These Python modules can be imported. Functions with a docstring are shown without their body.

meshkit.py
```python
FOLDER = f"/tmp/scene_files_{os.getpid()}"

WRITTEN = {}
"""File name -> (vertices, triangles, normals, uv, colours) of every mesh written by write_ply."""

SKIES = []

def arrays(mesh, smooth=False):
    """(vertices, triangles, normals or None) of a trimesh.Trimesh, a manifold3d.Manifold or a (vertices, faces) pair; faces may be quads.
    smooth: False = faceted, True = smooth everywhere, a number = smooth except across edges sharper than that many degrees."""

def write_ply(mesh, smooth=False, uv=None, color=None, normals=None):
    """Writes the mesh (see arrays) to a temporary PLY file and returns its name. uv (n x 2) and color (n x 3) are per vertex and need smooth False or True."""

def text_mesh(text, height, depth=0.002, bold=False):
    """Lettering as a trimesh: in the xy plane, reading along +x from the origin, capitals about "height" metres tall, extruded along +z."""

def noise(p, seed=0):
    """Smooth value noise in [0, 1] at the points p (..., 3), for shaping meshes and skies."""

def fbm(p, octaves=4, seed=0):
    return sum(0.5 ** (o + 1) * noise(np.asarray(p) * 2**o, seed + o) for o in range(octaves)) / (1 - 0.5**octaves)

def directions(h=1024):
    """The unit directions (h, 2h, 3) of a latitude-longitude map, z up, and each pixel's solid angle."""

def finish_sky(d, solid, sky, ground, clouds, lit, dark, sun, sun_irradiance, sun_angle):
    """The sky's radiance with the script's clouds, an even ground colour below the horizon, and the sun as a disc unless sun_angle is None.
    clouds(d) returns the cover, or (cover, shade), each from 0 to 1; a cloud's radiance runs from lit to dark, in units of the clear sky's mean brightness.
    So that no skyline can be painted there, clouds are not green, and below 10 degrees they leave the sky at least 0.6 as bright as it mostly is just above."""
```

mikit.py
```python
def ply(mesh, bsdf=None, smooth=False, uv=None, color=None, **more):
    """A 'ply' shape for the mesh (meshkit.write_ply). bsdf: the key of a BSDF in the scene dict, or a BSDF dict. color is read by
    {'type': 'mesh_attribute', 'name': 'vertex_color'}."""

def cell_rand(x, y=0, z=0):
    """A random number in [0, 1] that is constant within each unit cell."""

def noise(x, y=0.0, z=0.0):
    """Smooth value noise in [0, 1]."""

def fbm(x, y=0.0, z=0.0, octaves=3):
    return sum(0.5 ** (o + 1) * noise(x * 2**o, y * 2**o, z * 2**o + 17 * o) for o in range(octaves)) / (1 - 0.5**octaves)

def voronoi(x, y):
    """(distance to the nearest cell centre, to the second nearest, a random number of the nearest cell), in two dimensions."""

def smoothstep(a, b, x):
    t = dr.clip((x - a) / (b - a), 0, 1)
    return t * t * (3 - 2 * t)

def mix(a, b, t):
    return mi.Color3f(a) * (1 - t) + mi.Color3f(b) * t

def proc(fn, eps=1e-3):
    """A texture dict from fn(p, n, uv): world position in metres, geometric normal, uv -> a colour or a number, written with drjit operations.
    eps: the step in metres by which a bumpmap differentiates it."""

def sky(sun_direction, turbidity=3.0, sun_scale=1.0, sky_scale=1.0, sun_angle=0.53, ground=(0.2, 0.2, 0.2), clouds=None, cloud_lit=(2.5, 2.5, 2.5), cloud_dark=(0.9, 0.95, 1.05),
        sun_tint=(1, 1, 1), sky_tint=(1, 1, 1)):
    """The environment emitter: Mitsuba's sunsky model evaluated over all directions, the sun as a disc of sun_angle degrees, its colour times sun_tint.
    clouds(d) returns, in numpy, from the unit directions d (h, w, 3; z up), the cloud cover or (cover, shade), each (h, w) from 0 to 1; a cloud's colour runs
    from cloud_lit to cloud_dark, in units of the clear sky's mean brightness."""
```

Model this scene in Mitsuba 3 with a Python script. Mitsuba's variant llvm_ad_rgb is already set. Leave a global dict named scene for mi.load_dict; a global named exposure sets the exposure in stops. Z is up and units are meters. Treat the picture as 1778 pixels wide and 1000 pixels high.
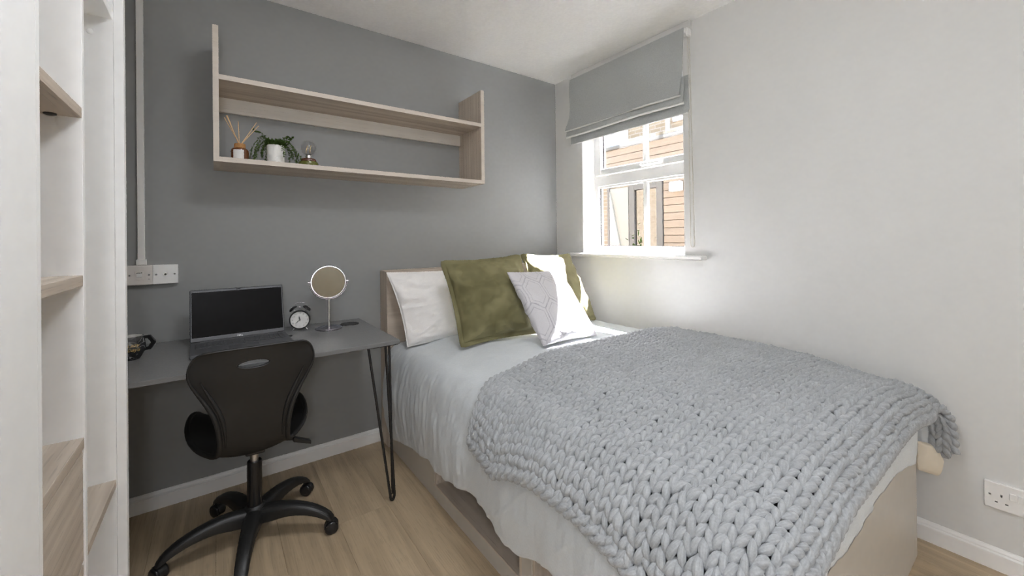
import math, random
import numpy as np, trimesh, mitsuba as mi, drjit as dr
import manifold3d as m3
import mikit, meshkit
from mikit import ply, proc, noise, fbm, cell_rand, smoothstep, mix

T = mi.ScalarTransform4f
rng = np.random.default_rng(7)
random.seed(7)
scene, labels = {}, {}

# ------------------------------------------------------------------ camera
CAM = np.array([-2.1887, -2.3797, 1.1682])
YAW, PITCH, ROLL, FOC, CY = 36.2448, 0.2063, -0.6738, 700.0, 413.28
_y, _p, _r = np.radians([YAW, PITCH, ROLL])
_F = np.array([np.sin(_y) * np.cos(_p), np.cos(_y) * np.cos(_p), np.sin(_p)])
_R = np.array([np.cos(_y), -np.sin(_y), 0.0])
_U = np.cross(_R, _F)
_U2 = -np.sin(_r) * _R + np.cos(_r) * _U
scene['camera'] = {'type': 'perspective', 'fov': math.degrees(2 * math.atan(889 / FOC)), 'fov_axis': 'x', 'near_clip': 0.02, 'far_clip': 100,
                   'principal_point_offset_y': (500 - CY) / 1000.0,
                   'to_world': T().look_at(origin=CAM.tolist(), target=(CAM + _F).tolist(), up=_U2.tolist())}

# ------------------------------------------------------------------ light
exposure = 2.57
SUN = (0.70, -0.08, 1.0)
scene['sky'] = mikit.sky(SUN, turbidity=3.0, sun_scale=14.5, sky_scale=3.5, ground=(0.2, 0.2, 0.2), sun_tint=(.84, 1.0, 1.36), sky_tint=(1.30, 1.04, .78))
LAMP_NEAR, LAMP_FAR = 5.6, 5.6   # unseen ceiling lamp and unseen globe floor lamp

# ------------------------------------------------------------------ helpers
def put(key, mesh, mat, smooth=False, uv=None, **more):
    scene[key] = ply(mesh, mat, smooth=smooth, uv=uv, **more)
    return key

def tag(key, label=None, cat=None, group=None, kind=None):
    d = labels.setdefault(key, {})
    if label: d['label'] = label
    if cat: d['category'] = cat
    if group: d['group'] = group
    if kind: d['kind'] = kind

def num(base):
    if base not in scene and not any(k.startswith(base + '__') for k in scene): return base
    i = 1
    while f'{base}_{i:03d}' in scene: i += 1
    return f'{base}_{i:03d}'

def part(parent, name, mesh, mat, smooth=False, label=None, kind=None, **more):
    k = num(f'{parent}__{name}')
    put(k, mesh, mat, smooth, **more)
    if label or kind: tag(k, label, kind=kind)
    return k

def hull(pts):
    return trimesh.convex.convex_hull(np.asarray(pts, float))

def box(x0, x1, y0, y1, z0, z1, b=0.0):
    """box with chamfered edges of size b"""
    lo, hi = np.array([x0, y0, z0], float), np.array([x1, y1, z1], float)
    if b <= 0:
        return trimesh.creation.box(bounds=[lo, hi])
    pts = []
    for s in np.ndindex(2, 2, 2):
        c = np.where(np.array(s) == 1, hi, lo)
        i = np.where(np.array(s) == 1, -b, b)
        for a in range(3):
            q = c + i; q[a] = c[a]; pts.append(q)
    return hull(pts)

def cat(*ms):
    return trimesh.util.concatenate([m for m in ms])

def tube(pts, rad, sides=10, cap=True, closed=False, flat=1.0):
    p = np.asarray(pts, float); n = len(p)
    rad = np.broadcast_to(np.asarray(rad, float), (n,))
    t = (np.roll(p, -1, 0) - np.roll(p, 1, 0)) if closed else np.gradient(p, axis=0)
    t /= np.linalg.norm(t, axis=1, keepdims=True) + 1e-12
    a = np.cross(t[0], [0, 0, 1.0] if abs(t[0][2]) < .9 else [1.0, 0, 0]); a /= np.linalg.norm(a)
    A = []
    for k in range(n):
        a = a - t[k] * (a @ t[k]); a /= np.linalg.norm(a) + 1e-12; A.append(a)
    A = np.array(A); B = np.cross(t, A)
    ang = np.arange(sides) * 2 * np.pi / sides
    v = p[:, None] + rad[:, None, None] * (np.cos(ang)[None, :, None] * A[:, None] + flat * np.sin(ang)[None, :, None] * B[:, None])
    v = v.reshape(-1, 3)
    f = []
    m = n if closed else n - 1
    for i in range(m):
        j = (i + 1) % n
        for s in range(sides):
            s2 = (s + 1) % sides
            f += [[i * sides + s, i * sides + s2, j * sides + s2], [i * sides + s, j * sides + s2, j * sides + s]]
    if cap and not closed:
        c0, c1 = len(v), len(v) + 1
        v = np.vstack([v, p[0], p[-1]])
        for s in range(sides):
            s2 = (s + 1) % sides
            f += [[c0, s2, s], [c1, (n - 1) * sides + s, (n - 1) * sides + s2]]
    me = trimesh.Trimesh(v, np.array(f), process=False)
    if me.volume < 0: me.invert()
    return me

def lathe(prof, n=32, at=(0, 0, 0), axis=None):
    """revolve (r, z) profile about z; closed at r=0 ends"""
    pr = np.asarray(prof, float); k = len(pr)
    a = np.arange(n) * 2 * np.pi / n
    v = np.stack([pr[:, 0][:, None] * np.cos(a), pr[:, 0][:, None] * np.sin(a), np.broadcast_to(pr[:, 1][:, None], (k, n))], -1).reshape(-1, 3)
    f = []
    for i in range(k - 1):
        for s in range(n):
            s2 = (s + 1) % n
            f += [[i * n + s, i * n + s2, (i + 1) * n + s2], [i * n + s, (i + 1) * n + s2, (i + 1) * n + s]]
    me = trimesh.Trimesh(v, np.array(f), process=False)
    me.update_faces(me.nondegenerate_faces()); 
    if axis is not None:
        me.apply_transform(trimesh.geometry.align_vectors([0, 0, 1], np.asarray(axis, float) / np.linalg.norm(axis)))
    me.apply_translation(at)
    return me

def flipped(m):
    m = m.copy(); m.invert(); return m

def to_man(m):
    m = m.copy(); m.merge_vertices()
    return m3.Manifold(m3.Mesh(np.asarray(m.vertices, np.float32), np.asarray(m.faces, np.uint32)))

def from_man(M):
    q = M.to_mesh(); return trimesh.Trimesh(q.vert_properties[:, :3], q.tri_verts, process=False)

def sub(a, *bs):
    A = to_man(a)
    for b in bs: A = A - to_man(b)
    return from_man(A)

def sstep(a, b, x):
    t = np.clip((np.asarray(x, float) - a) / (b - a), 0, 1); return t * t * (3 - 2 * t)

def catmull(P, n):
    P = np.asarray(P, float); Q = np.vstack([2 * P[0] - P[1], P, 2 * P[-1] - P[-2]])
    u = np.linspace(0, len(P) - 1 - 1e-9, n); i = u.astype(int); t = (u - i)[:, None]
    a, b, c, d = Q[i], Q[i + 1], Q[i + 2], Q[i + 3]
    return .5 * ((2 * b) + (c - a) * t + (2 * a - 5 * b + 4 * c - d) * t * t + (3 * b - a - 3 * c + d) * t ** 3)

def gridfaces(n, m):
    i, j = np.meshgrid(np.arange(n - 1), np.arange(m - 1), indexing='ij')
    q = np.stack([i * m + j, (i + 1) * m + j, (i + 1) * m + j + 1, i * m + j + 1], -1).reshape(-1, 4)
    return np.vstack([q[:, [0, 1, 2]], q[:, [0, 2, 3]]])

def text(s, h, depth, place, bold=False, slant=0.0):
    m = meshkit.text_mesh(s, h, depth, bold)
    if slant:
        M = np.eye(4); M[0, 1] = slant; m.apply_transform(M)
    m.apply_translation([-(m.bounds[0][0] + m.bounds[1][0]) / 2, -(m.bounds[0][1] + m.bounds[1][1]) / 2, 0])
    m.apply_transform(place); return m

def frame(o, ex, ey):
    ex = np.asarray(ex, float) / np.linalg.norm(ex); ey = np.asarray(ey, float); ey = ey - ex * (ex @ ey); ey /= np.linalg.norm(ey)
    M = np.eye(4); M[:3, 0], M[:3, 1], M[:3, 2], M[:3, 3] = ex, ey, np.cross(ex, ey), o
    return M

# ------------------------------------------------------------------ materials
def mat(name, d, two=True):
    scene[name] = {'type': 'twosided', 'b': d} if two else d
    return name
def rgb(*c): return {'type': 'rgb', 'value': list(c)}
def pr(name, c, rough=.5, spec=.5, bump=None, bs=1.0, **k):
    d = {'type': 'principled', 'base_color': c if isinstance(c, dict) else rgb(*c), 'roughness': rough, 'specular': spec, **k}
    if bump is not None:
        d = {'type': 'bumpmap', 'arbitrary': bump, 'scale': bs, 'b': d}
    return mat(name, d)

def paint_grey(p, n, uv):
    v = fbm(p.x * 2.1 + 3, p.y * 2.1, p.z * 1.6, 3); w = noise(p.x * 60, p.y * 60, p.z * 60)
    return mi.Color3f(.272, .277, .272) * (.94 + .09 * v + .04 * w)
pr('paint_grey', proc(paint_grey), .55, .3, bump=proc(lambda p, n, uv: fbm(p.x * 140, p.y * 140, p.z * 140, 2), eps=2e-3), bs=.0005)
def paint_warm(p, n, uv):
    w = noise(p.x * 60, p.y * 60, p.z * 60); v = fbm(p.x * 1.7, p.y * 1.7, p.z * 1.7 + 5, 2)
    return mi.Color3f(.635, .63, .612) * (.975 + .02 * w + .02 * v)
pr('paint_warm', proc(paint_warm), .6, .3, bump=proc(lambda p, n, uv: fbm(p.x * 140, p.y * 140, p.z * 140, 2), eps=2e-3), bs=.0005)
def stipple(p, n, uv): return fbm(p.x * 90, p.y * 90, p.z * 90, 3)
pr('paint_ceiling', proc(lambda p, n, uv: mi.Color3f(.88, .875, .865) * (.95 + .08 * fbm(p.x * 90, p.y * 90, p.z * 90, 2))), .8, .2, bump=proc(stipple, eps=3e-3), bs=.010)
pr('paint_white', (.80, .79, .77), .35, .45)
pr('upvc', (.84, .84, .83), .25, .5)
pr('plastic_white', (.78, .77, .75), .3, .5)
pr('plastic_cream', (.70, .66, .62), .35, .5)
pr('laminate_white', proc(lambda p, n, uv: mi.Color3f(.87, .87, .86) * (.985 + .03 * noise(p.x * 40, p.y * 40, p.z * 40))), .4, .4)
pr('laminate_cream', proc(lambda p, n, uv: mi.Color3f(.45, .42, .375) * (.985 + .03 * noise(p.x * 40, p.y * 40, p.z * 40))), .4, .4)

def wood_fn(axis, light, dark, seed, gs=1.0):
    def fn(p, n, uv):
        if axis == 'x': a, b, c = p.x, p.y, p.z
        elif axis == 'y': a, b, c = p.y, p.x, p.z
        else: a, b, c = p.z, p.x, p.y
        warp = fbm(a * 1.3 + seed, b * 5, c * 5, 2)
        r = b * 21 * gs + c * 17 * gs + warp * 3.2 + seed
        g1 = noise(a * 1.2, r * 1.6, seed); g2 = noise(a * 7, b * 190 * gs + seed, c * 190 * gs)
        g3 = noise(a * 2.5 + 3, b * 70 * gs + warp * 2, c * 70 * gs)
        pore = smoothstep(.74, .9, noise(a * 14, b * 420 * gs, c * 420 * gs + seed))
        k = dr.clip(.45 * g1 + .22 * g2 + .42 * g3 - .08, 0, 1)
        return mix(light, dark, k) * (1 - .16 * pore)
    return fn
OAK_L, OAK_D = (.57, .50, .425), (.345, .28, .222)
pr('oak_x', proc(wood_fn('x', OAK_L, OAK_D, 3.1)), .5, .35)
pr('oak_y', proc(wood_fn('y', OAK_L, OAK_D, 7.7)), .5, .35)
pr('oak_z', proc(wood_fn('z', OAK_L, OAK_D, 11.3)), .5, .35)
pr('oak_edge', proc(wood_fn('x', (.65, .59, .52), (.53, .47, .405), 5.2)), .5, .35)
pr('oak_dark_z', proc(wood_fn('z', (.19, .165, .125), (.145, .125, .09), 2.2)), .45, .4)

PW, PL, PX0 = .205, 2.2, -2.199
def floor_fn(p, n, uv):
    i = dr.floor((p.x - PX0) / PW); off = cell_rand(i, 3, 1) * PL
    j = dr.floor((p.y + off) / PL); r = cell_rand(i, j, 5); r2 = cell_rand(i, j, 9)
    b, a = p.x, p.y
    warp = fbm(a * 1.1 + r * 40, b * 6 + r2 * 30, r * 9, 3)
    ring = noise((b * 15 + warp * 4.2 + r * 20) * 2.2, a * .9 + r2 * 10, 3.0)
    g = noise(b * 260 + warp * 4, a * 9 + r * 50, 1.0); g2 = noise(b * 46 + warp * 3, a * 1.7 + r2 * 50, 2.0)
    pore = smoothstep(.62, .9, noise(b * 420, a * 22 + r * 9, 4.0))
    k = dr.clip(.46 * ring + .22 * g + .42 * g2 - .1 + .22 * (r - .5), 0, 1)
    return mix((.53, .412, .275), (.315, .235, .152), k) * (1 - .10 * pore)
pr('floor_oak', proc(floor_fn), .42, .4, bump=proc(lambda p, n, uv: noise(p.x * 330, p.y * 11, 4.0), eps=1.5e-3), bs=.0004)

pr('desk_grey', proc(lambda p, n, uv: mi.Color3f(.145, .146, .146) * (.94 + .12 * noise(p.x * 300, p.y * 300, p.z * 300))), .36, .5)
pr('black_metal', (.012, .012, .012), .35, .5)
pr('black_plastic', proc(lambda p, n, uv: mi.Color3f(.012, .012, .012) * (.9 + .2 * noise(p.x * 260, p.y * 260, p.z * 260))), .42, .5,
   bump=proc(lambda p, n, uv: noise(p.x * 700, p.y * 700, p.z * 700), eps=8e-4), bs=.00012)
pr('black_gloss', (.010, .010, .011), .12, .5)
pr('black_fabric', (.010, .010, .010), .8, .3)
mat('chrome', {'type': 'roughconductor', 'material': 'Cr', 'alpha': .08})
mat('steel', {'type': 'roughconductor', 'material': 'Al', 'alpha': .22, 'specular_reflectance': rgb(.75, .73, .70)})
mat('mirror_glass', {'type': 'conductor', 'material': 'Ag', 'specular_reflectance': rgb(.90, .89, .85)})
pr('laptop_grey', (.085, .088, .094), .42, .5, metallic=.35)
pr('laptop_screen', (.004, .004, .005), .06, .14)
pr('laptop_key', (.055, .057, .061), .5, .4)
pr('silver_print', (.55, .55, .56), .3, .5, metallic=.6)
pr('brown_rubber', (.02, .016, .012), .6, .3)
pr('paper_white', (.72, .71, .69), .6, .3)
pr('ink', (.03, .03, .03), .6, .3)
pr('ink_pale', (.42, .42, .43), .6, .3)
pr('gold', (.75, .52, .20), .3, .5, metallic=.9)
pr('cork', proc(lambda p, n, uv: mix((.50, .27, .11), (.33, .16, .06), noise(p.x * 500, p.y * 500, p.z * 500))), .75, .2)
pr('reed', (.62, .44, .26), .7, .2)
pr('amber_liquid', (.11, .035, .008), .08, .6, clearcoat=1.0)
pr('ceramic_white', (.78, .77, .74), .12, .5, clearcoat=.6)
def marble(p, n, uv):
    w = fbm(p.x * 22, p.y * 22, p.z * 22, 3); v = dr.abs(noise(p.x * 26 + w * 5, p.y * 26, p.z * 26 + w * 4) - .5)
    return mix((.30, .30, .30), (.012, .012, .013), smoothstep(0, .035, v))
pr('marble_black', proc(marble), .15, .5, clearcoat=.6)
mat('glass_clear', {'type': 'thindielectric', 'int_ior': 1.5}, two=False)
pr('rail_pale', proc(wood_fn('x', (.70, .67, .61), (.62, .58, .52), 6.6)), .5, .35)
mat('bulb_glass', {'type': 'dielectric', 'int_ior': 1.5}, two=False)
mat('window_glass', {'type': 'thindielectric', 'int_ior': 1.5}, two=False)
pr('glass_olive', (.10, .105, .012), .05, .6, clearcoat=1.0)
pr('glass_brown', (.085, .032, .016), .06, .6, clearcoat=1.0)
pr('filament', (.8, .62, .3), .3, .5, metallic=.8)
def leafc(p, n, uv): return mix((.035, .075, .016), (.11, .17, .045), noise(p.x * 130, p.y * 130, p.z * 130))
mat('leaf', {'type': 'principledthin', 'base_color': proc(leafc), 'roughness': .45, 'diff_trans': .5}, two=False)
pr('stem', (.05, .07, .02), .6, .3)

def weave(s):
    def fn(p, n, uv): return fbm(p.x * s, p.y * s, p.z * s, 2)
    return fn
pr('linen_blue', proc(lambda p, n, uv: mi.Color3f(.56, .585, .60) * (.94 + .1 * fbm(p.x * 260, p.y * 260, p.z * 260, 2))), .85, .15, sheen=.25,
   bump=proc(lambda p, n, uv: fbm(p.x * 42, p.y * 24, p.z * 24, 3) + .25 * noise(p.x * 500, p.y * 500, p.z * 500), eps=2e-3), bs=.0035)
pr('cotton_white', proc(lambda p, n, uv: mi.Color3f(.86, .84, .82) * (.97 + .05 * noise(p.x * 240, p.y * 240, p.z * 240))), .85, .15, sheen=.2)
pr('cotton_cream', (.70, .63, .52), .85, .15)
def velvet(p, n, uv):
    k = fbm(p.x * 9, p.y * 9, p.z * 9 + 4, 3)
    return mix((.120, .110, .050), (.205, .188, .098), smoothstep(.25, .75, k))
pr('velvet_green', proc(velvet), .7, .2, sheen=1.0, sheen_tint=.35)
def hexlines(p, n, uv):
    # printed lattice of thin elongated hexagons
    X, Y = uv.x * 3.6 + .3, uv.y * 3.6 * 1.12 * .60 + .2
    R = 1.7320508
    ax = X - dr.floor(X) - .5; ay = Y - dr.floor(Y / R) * R - R / 2
    bx = X - .5 - dr.floor(X - .5) - .5; by = Y - R / 2 - dr.floor((Y - R / 2) / R) * R - R / 2
    near = ax * ax + ay * ay < bx * bx + by * by
    gx, gy = dr.abs(dr.select(near, ax, bx)), dr.abs(dr.select(near, ay, by))
    d = dr.maximum(gx, .5 * gx + .8660254 * gy)
    k = dr.maximum(smoothstep(.470, .488, d), .75 * (1 - smoothstep(.008, .020, dr.abs(d - .37))))
    k = .75 * k * (.35 + .65 * noise(X * 11, Y * 11))
    base = mi.Color3f(.60, .585, .60) * (.95 + .08 * fbm(p.x * 200, p.y * 200, p.z * 200, 2))
    return base * (1 - k) + mi.Color3f(.30, .29, .32) * k
pr('hex_print', proc(hexlines), .8, .2, sheen=.3)
def fibre(uv): return noise(uv.y * 26 + uv.x * 1.7, uv.x * 1.6)
def woolc(p, n, uv):
    k = fbm(p.x * 330, p.y * 330, p.z * 330, 2); k2 = fbm(p.x * 14, p.y * 14, p.z * 14, 2)
    return mi.Color3f(.335, .346, .355) * (.66 + .26 * k + .26 * fibre(uv) + .18 * k2)
pr('wool', proc(woolc), .95, .1, sheen=.6, bump=proc(lambda p, n, uv: fbm(p.x * 420, p.y * 420, p.z * 420, 2), eps=1e-3), bs=.0018)
def blindc(p, n, uv):
    k = noise(p.x * 260, p.y * 260, p.z * 900); k2 = noise(p.x * 60, p.y * 900, p.z * 200)
    return mi.Color3f(.365, .375, .365) * (.80 + .24 * k + .18 * k2)
BL = {'type': 'principled', 'base_color': proc(blindc), 'roughness': .85, 'specular': .2}
mat('blind_fabric', BL)
pr('blind_lining', (.66, .66, .64), .85, .2)
pr('cord', (.55, .52, .45), .6, .3)

# outside
pr('clad_wood', proc(wood_fn('y', (.44, .365, .295), (.35, .28, .215), 9.4, .5)), .6, .3)
def brickc(p, n, uv):
    r = dr.floor(p.z / .075); y = p.y / .225 + .5 * (r - 2 * dr.floor(r / 2)); i = dr.floor(y)
    fy = y - i; fz = p.z / .075 - r
    mort = dr.maximum(1 - smoothstep(.02, .05, dr.minimum(fy, 1 - fy)), 1 - smoothstep(.08, .16, dr.minimum(fz, 1 - fz)))
    c = mix((.40, .33, .25), (.34, .27, .195), cell_rand(i, r, 2))
    return c * (1 - mort) + mi.Color3f(.45, .41, .35) * mort
def brick_red(p, n, uv): return brickc(p, n, uv) * .6
pr('brick_red', proc(brick_red), .85, .2)
pr('brick', proc(brickc), .85, .2)
pr('render_white', (.46, .455, .41), .7, .2)
pr('render_pale', (.50, .50, .47), .7, .2)
pr('pale_pane', (.55, .56, .60), .8, .2)  # opaque pale tone in place of glass in the far windows
pr('frame_grey', (.20, .195, .185), .5, .4)
mat('coated_glass', {'type': 'conductor', 'material': 'Ag', 'specular_reflectance': rgb(.20, .20, .20)})
pr('paving', proc(lambda p, n, uv: mi.Color3f(.16, .16, .155) * (.8 + .4 * fbm(p.x * 3, p.y * 3, 0, 3))), .9, .2)

# ------------------------------------------------------------------ the setting
H, XW, YW = 2.4, -2.9, -4.6          # ceiling height, left wall, wall behind the camera
def struct(k): tag(k, kind='structure')
# floor: a base slab and one entry per plank
put('floor', box(XW, 0, YW, 0, -.10, -.007), 'brown_rubber'); struct('floor')
i0 = math.floor((XW - PX0) / PW)
def hrand(x, y, z):
    M = 0xFFFFFFFF
    a, b, c = (int(math.floor(v)) + 1000000 for v in (x, y, z))
    h = (a * 374761393 + b * 668265263 + c * 2147483647) & M
    h = ((h ^ (h >> 13)) * 1274126177) & M
    return ((h ^ (h >> 16)) & 0xFFFFFF) / 16777215.0
for i in range(i0, math.ceil((0 - PX0) / PW)):
    off = hrand(i, 3, 1) * PL
    j = math.floor((YW + off) / PL)
    while j * PL - off < 0:
        xa, xb = max(XW, PX0 + i * PW), min(0, PX0 + (i + 1) * PW)
        ya, yb = max(YW, j * PL - off), min(0, (j + 1) * PL - off)
        j += 1
        if xb - xa < .01 or yb - ya < .01: continue
        part('floor', 'plank', box(xa + .0003, xb - .0003, ya + .0003, yb - .0003, -.008, 0, .0003), 'floor_oak')
put('ceiling', box(XW, 0, YW, 0, H, H + .1), 'paint_ceiling'); struct('ceiling')
put('wall_back', box(XW - .1, .215, 0, .1, -.1, H + .1), 'paint_grey'); struct('wall_back')
put('wall_left', box(XW - .1, XW, YW, 0, -.1, H + .1), 'paint_warm'); struct('wall_left')
put('wall_front', box(XW - .1, .30, YW - .1, YW, -.1, H + .1), 'paint_warm'); struct('wall_front')
# right wall with the window opening
WY0, WY1, WZ0, WZ1, WX = -1.09, -.283, 1.062, 2.33, .13
put('wall_right', cat(box(0, .10, YW, WY0, -.1, H + .1), box(0, .10, WY1, 0, -.1, H + .1), box(0, .10, WY0, WY1, -.1, WZ0), box(0, .10, WY0, WY1, WZ1, H + .1)), 'paint_warm'); struct('wall_right')
part('wall_right', 'outer_brick', cat(box(.10, .215, YW, WY0, -.1, 3.2), box(.10, .215, WY1, 0, -.1, 3.2), box(.10, .215, WY0, WY1, -.1, WZ0 - .02), box(.10, .215, WY0, WY1, WZ1, 6), box(.10, .215, .1, 8, -.1, 3.2)), 'brick_red', label='brick outer face of the wall')
# plaster lining of the reveal
part('wall_right', 'reveal', cat(box(-.0008, .145, WY1 - .004, WY1, WZ0, WZ1), box(-.0008, .145, WY0, WY0 + .004, WZ0, WZ1), box(-.0008, .145, WY0, WY1, WZ1 - .004, WZ1)), 'paint_white', label='white plaster lining of the window reveal')

def skirting(h=.0745, t=.015):
    return [(0, 0), (t, 0), (t, h * .74), (t * .62, h * .80), (t * .62, h * .86), (t * .30, h * .97), (0, h)]
def extrude_profile(prof, a, b, out):
    """profile (out, z) swept from a to b"""
    a, b, out = (np.asarray(v, float) for v in (a, b, out))
    P = [a + out * q[0] + np.array([0, 0, q[1]]) for q in prof]; Q = [b + out * q[0] + np.array([0, 0, q[1]]) for q in prof]
    n = len(prof); v = np.array(P + Q)
    f = []
    for k in range(n):
        l = (k + 1) % n; f += [[k, l, n + l], [k, n + l, n + k]]
    for k in range(1, n - 1): f += [[0, k + 1, k], [n, n + k, n + k + 1]]
    me = trimesh.Trimesh(v, np.array(f), process=False)
    if me.volume < 0: me.invert()
    return me
put('baseboard_back', extrude_profile(skirting(), (XW, 0, 0), (-1.412, 0, 0), (0, -1, 0)), 'paint_white'); struct('baseboard_back')
put('baseboard_right', extrude_profile(skirting(), (0, YW, 0), (0, 0, 0), (-1, 0, 0)), 'paint_white'); struct('baseboard_right')
put('baseboard_left', extrude_profile(skirting(), (XW, YW, 0), (XW, -2.4, 0), (1, 0, 0)), 'paint_white'); struct('baseboard_left')
# unseen door behind the camera, its brown veneer placed to show in the small mirror
put('door_1', box(-2.84, -1.98, YW, YW + .03, 0, 2.06, .004), 'oak_dark_z'); struct('door_1')
part('door_1', 'frame', cat(box(-2.90, -2.84, YW, YW + .045, 0, 2.12, .004), box(-1.98, -1.92, YW, YW + .045, 0, 2.12, .004), box(-2.90, -1.92, YW, YW + .045, 2.06, 2.12, .004)), 'paint_white', label='white painted frame of the unseen door')
part('door_1', 'handle', tube([(-2.06, YW + .03, 1.0), (-2.06, YW + .08, 1.0), (-2.18, YW + .085, 1.0)], .009), 'steel', smooth=40)
# battens of the blind and the sill
put('trim_1', box(-.026, 0, -1.150, -.200, 2.350, H, .003), 'paint_warm'); struct('trim_1')
put('trim_2', cat(box(-.058, .0, -1.222, -.196, 1.040, 1.066, .007), box(-.01, .15, WY0, WY1, 1.040, 1.066, .002)), 'paint_white', smooth=35); struct('trim_2')

# window ------------------------------------------------------------
win = 'window_1'
zt0, zt1 = 1.555, 1.640
fy0, fy1 = WY0 - .03, WY1
put(win, cat(box(WX, WX + .06, fy1 - .035, fy1, WZ0, WZ1, .004), box(WX, WX + .06, fy0, fy0 + .035, WZ0, WZ1, .004), box(WX, WX + .06, fy0, fy1, WZ0, WZ0 + .042, .004),
         box(WX, WX + .06, fy0, fy1, WZ1 - .04, WZ1, .004), box(WX, WX + .06, fy0, fy1, zt0, zt1, .004)), 'upvc'); struct(win)
def rect_frame(x0, x1, y0, y1, z0, z1, w, b=.003):
    return cat(box(x0, x1, y0, y0 + w, z0, z1, b), box(x0, x1, y1 - w, y1, z0, z1, b), box(x0, x1, y0 + w, y1 - w, z0, z0 + w, b), box(x0, x1, y0 + w, y1 - w, z1 - w, z1, b))
part(win, 'bead', rect_frame(WX + .006, WX + .05, fy0 + .033, fy1 - .033, WZ0 + .036, zt0 + .001, .014), 'upvc', label='glazing bead of the lower pane')
part(win, 'sash', rect_frame(WX - .016, WX + .045, fy0 + .03, fy1 - .03, zt1 - .008, WZ1 - .03, .050, .006), 'upvc', label='top hung opening sash above the transom')
part(win, 'gasket', rect_frame(WX + .014, WX + .021, fy0 + .044, fy1 - .044, WZ0 + .047, zt0 - .008, .005, 0), 'black_metal')
part(win, 'gasket', rect_frame(WX + .012, WX + .021, fy0 + .078, fy1 - .078, zt1 + .040, WZ1 - .078, .004, 0), 'black_metal')
part(win, 'glazing_bar', box(WX + .004, WX + .034, -.745, -.712, WZ0 + .04, zt0, .004), 'upvc')
part(win, 'glazing_bar', box(WX + .004, WX + .034, -.745, -.712, zt1 + .03, WZ1 - .07, .004), 'upvc')
for z0, z1 in ((WZ0 + .04, zt0), (zt1 + .03, WZ1 - .07)):
    part(win, 'pane', trimesh.Trimesh([[WX + .02, fy0 + .04, z0], [WX + .02, fy1 - .04, z0], [WX + .02, fy1 - .04, z1], [WX + .02, fy0 + .04, z1]], [[0, 1, 2], [0, 2, 3]], process=False), 'window_glass')
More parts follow.
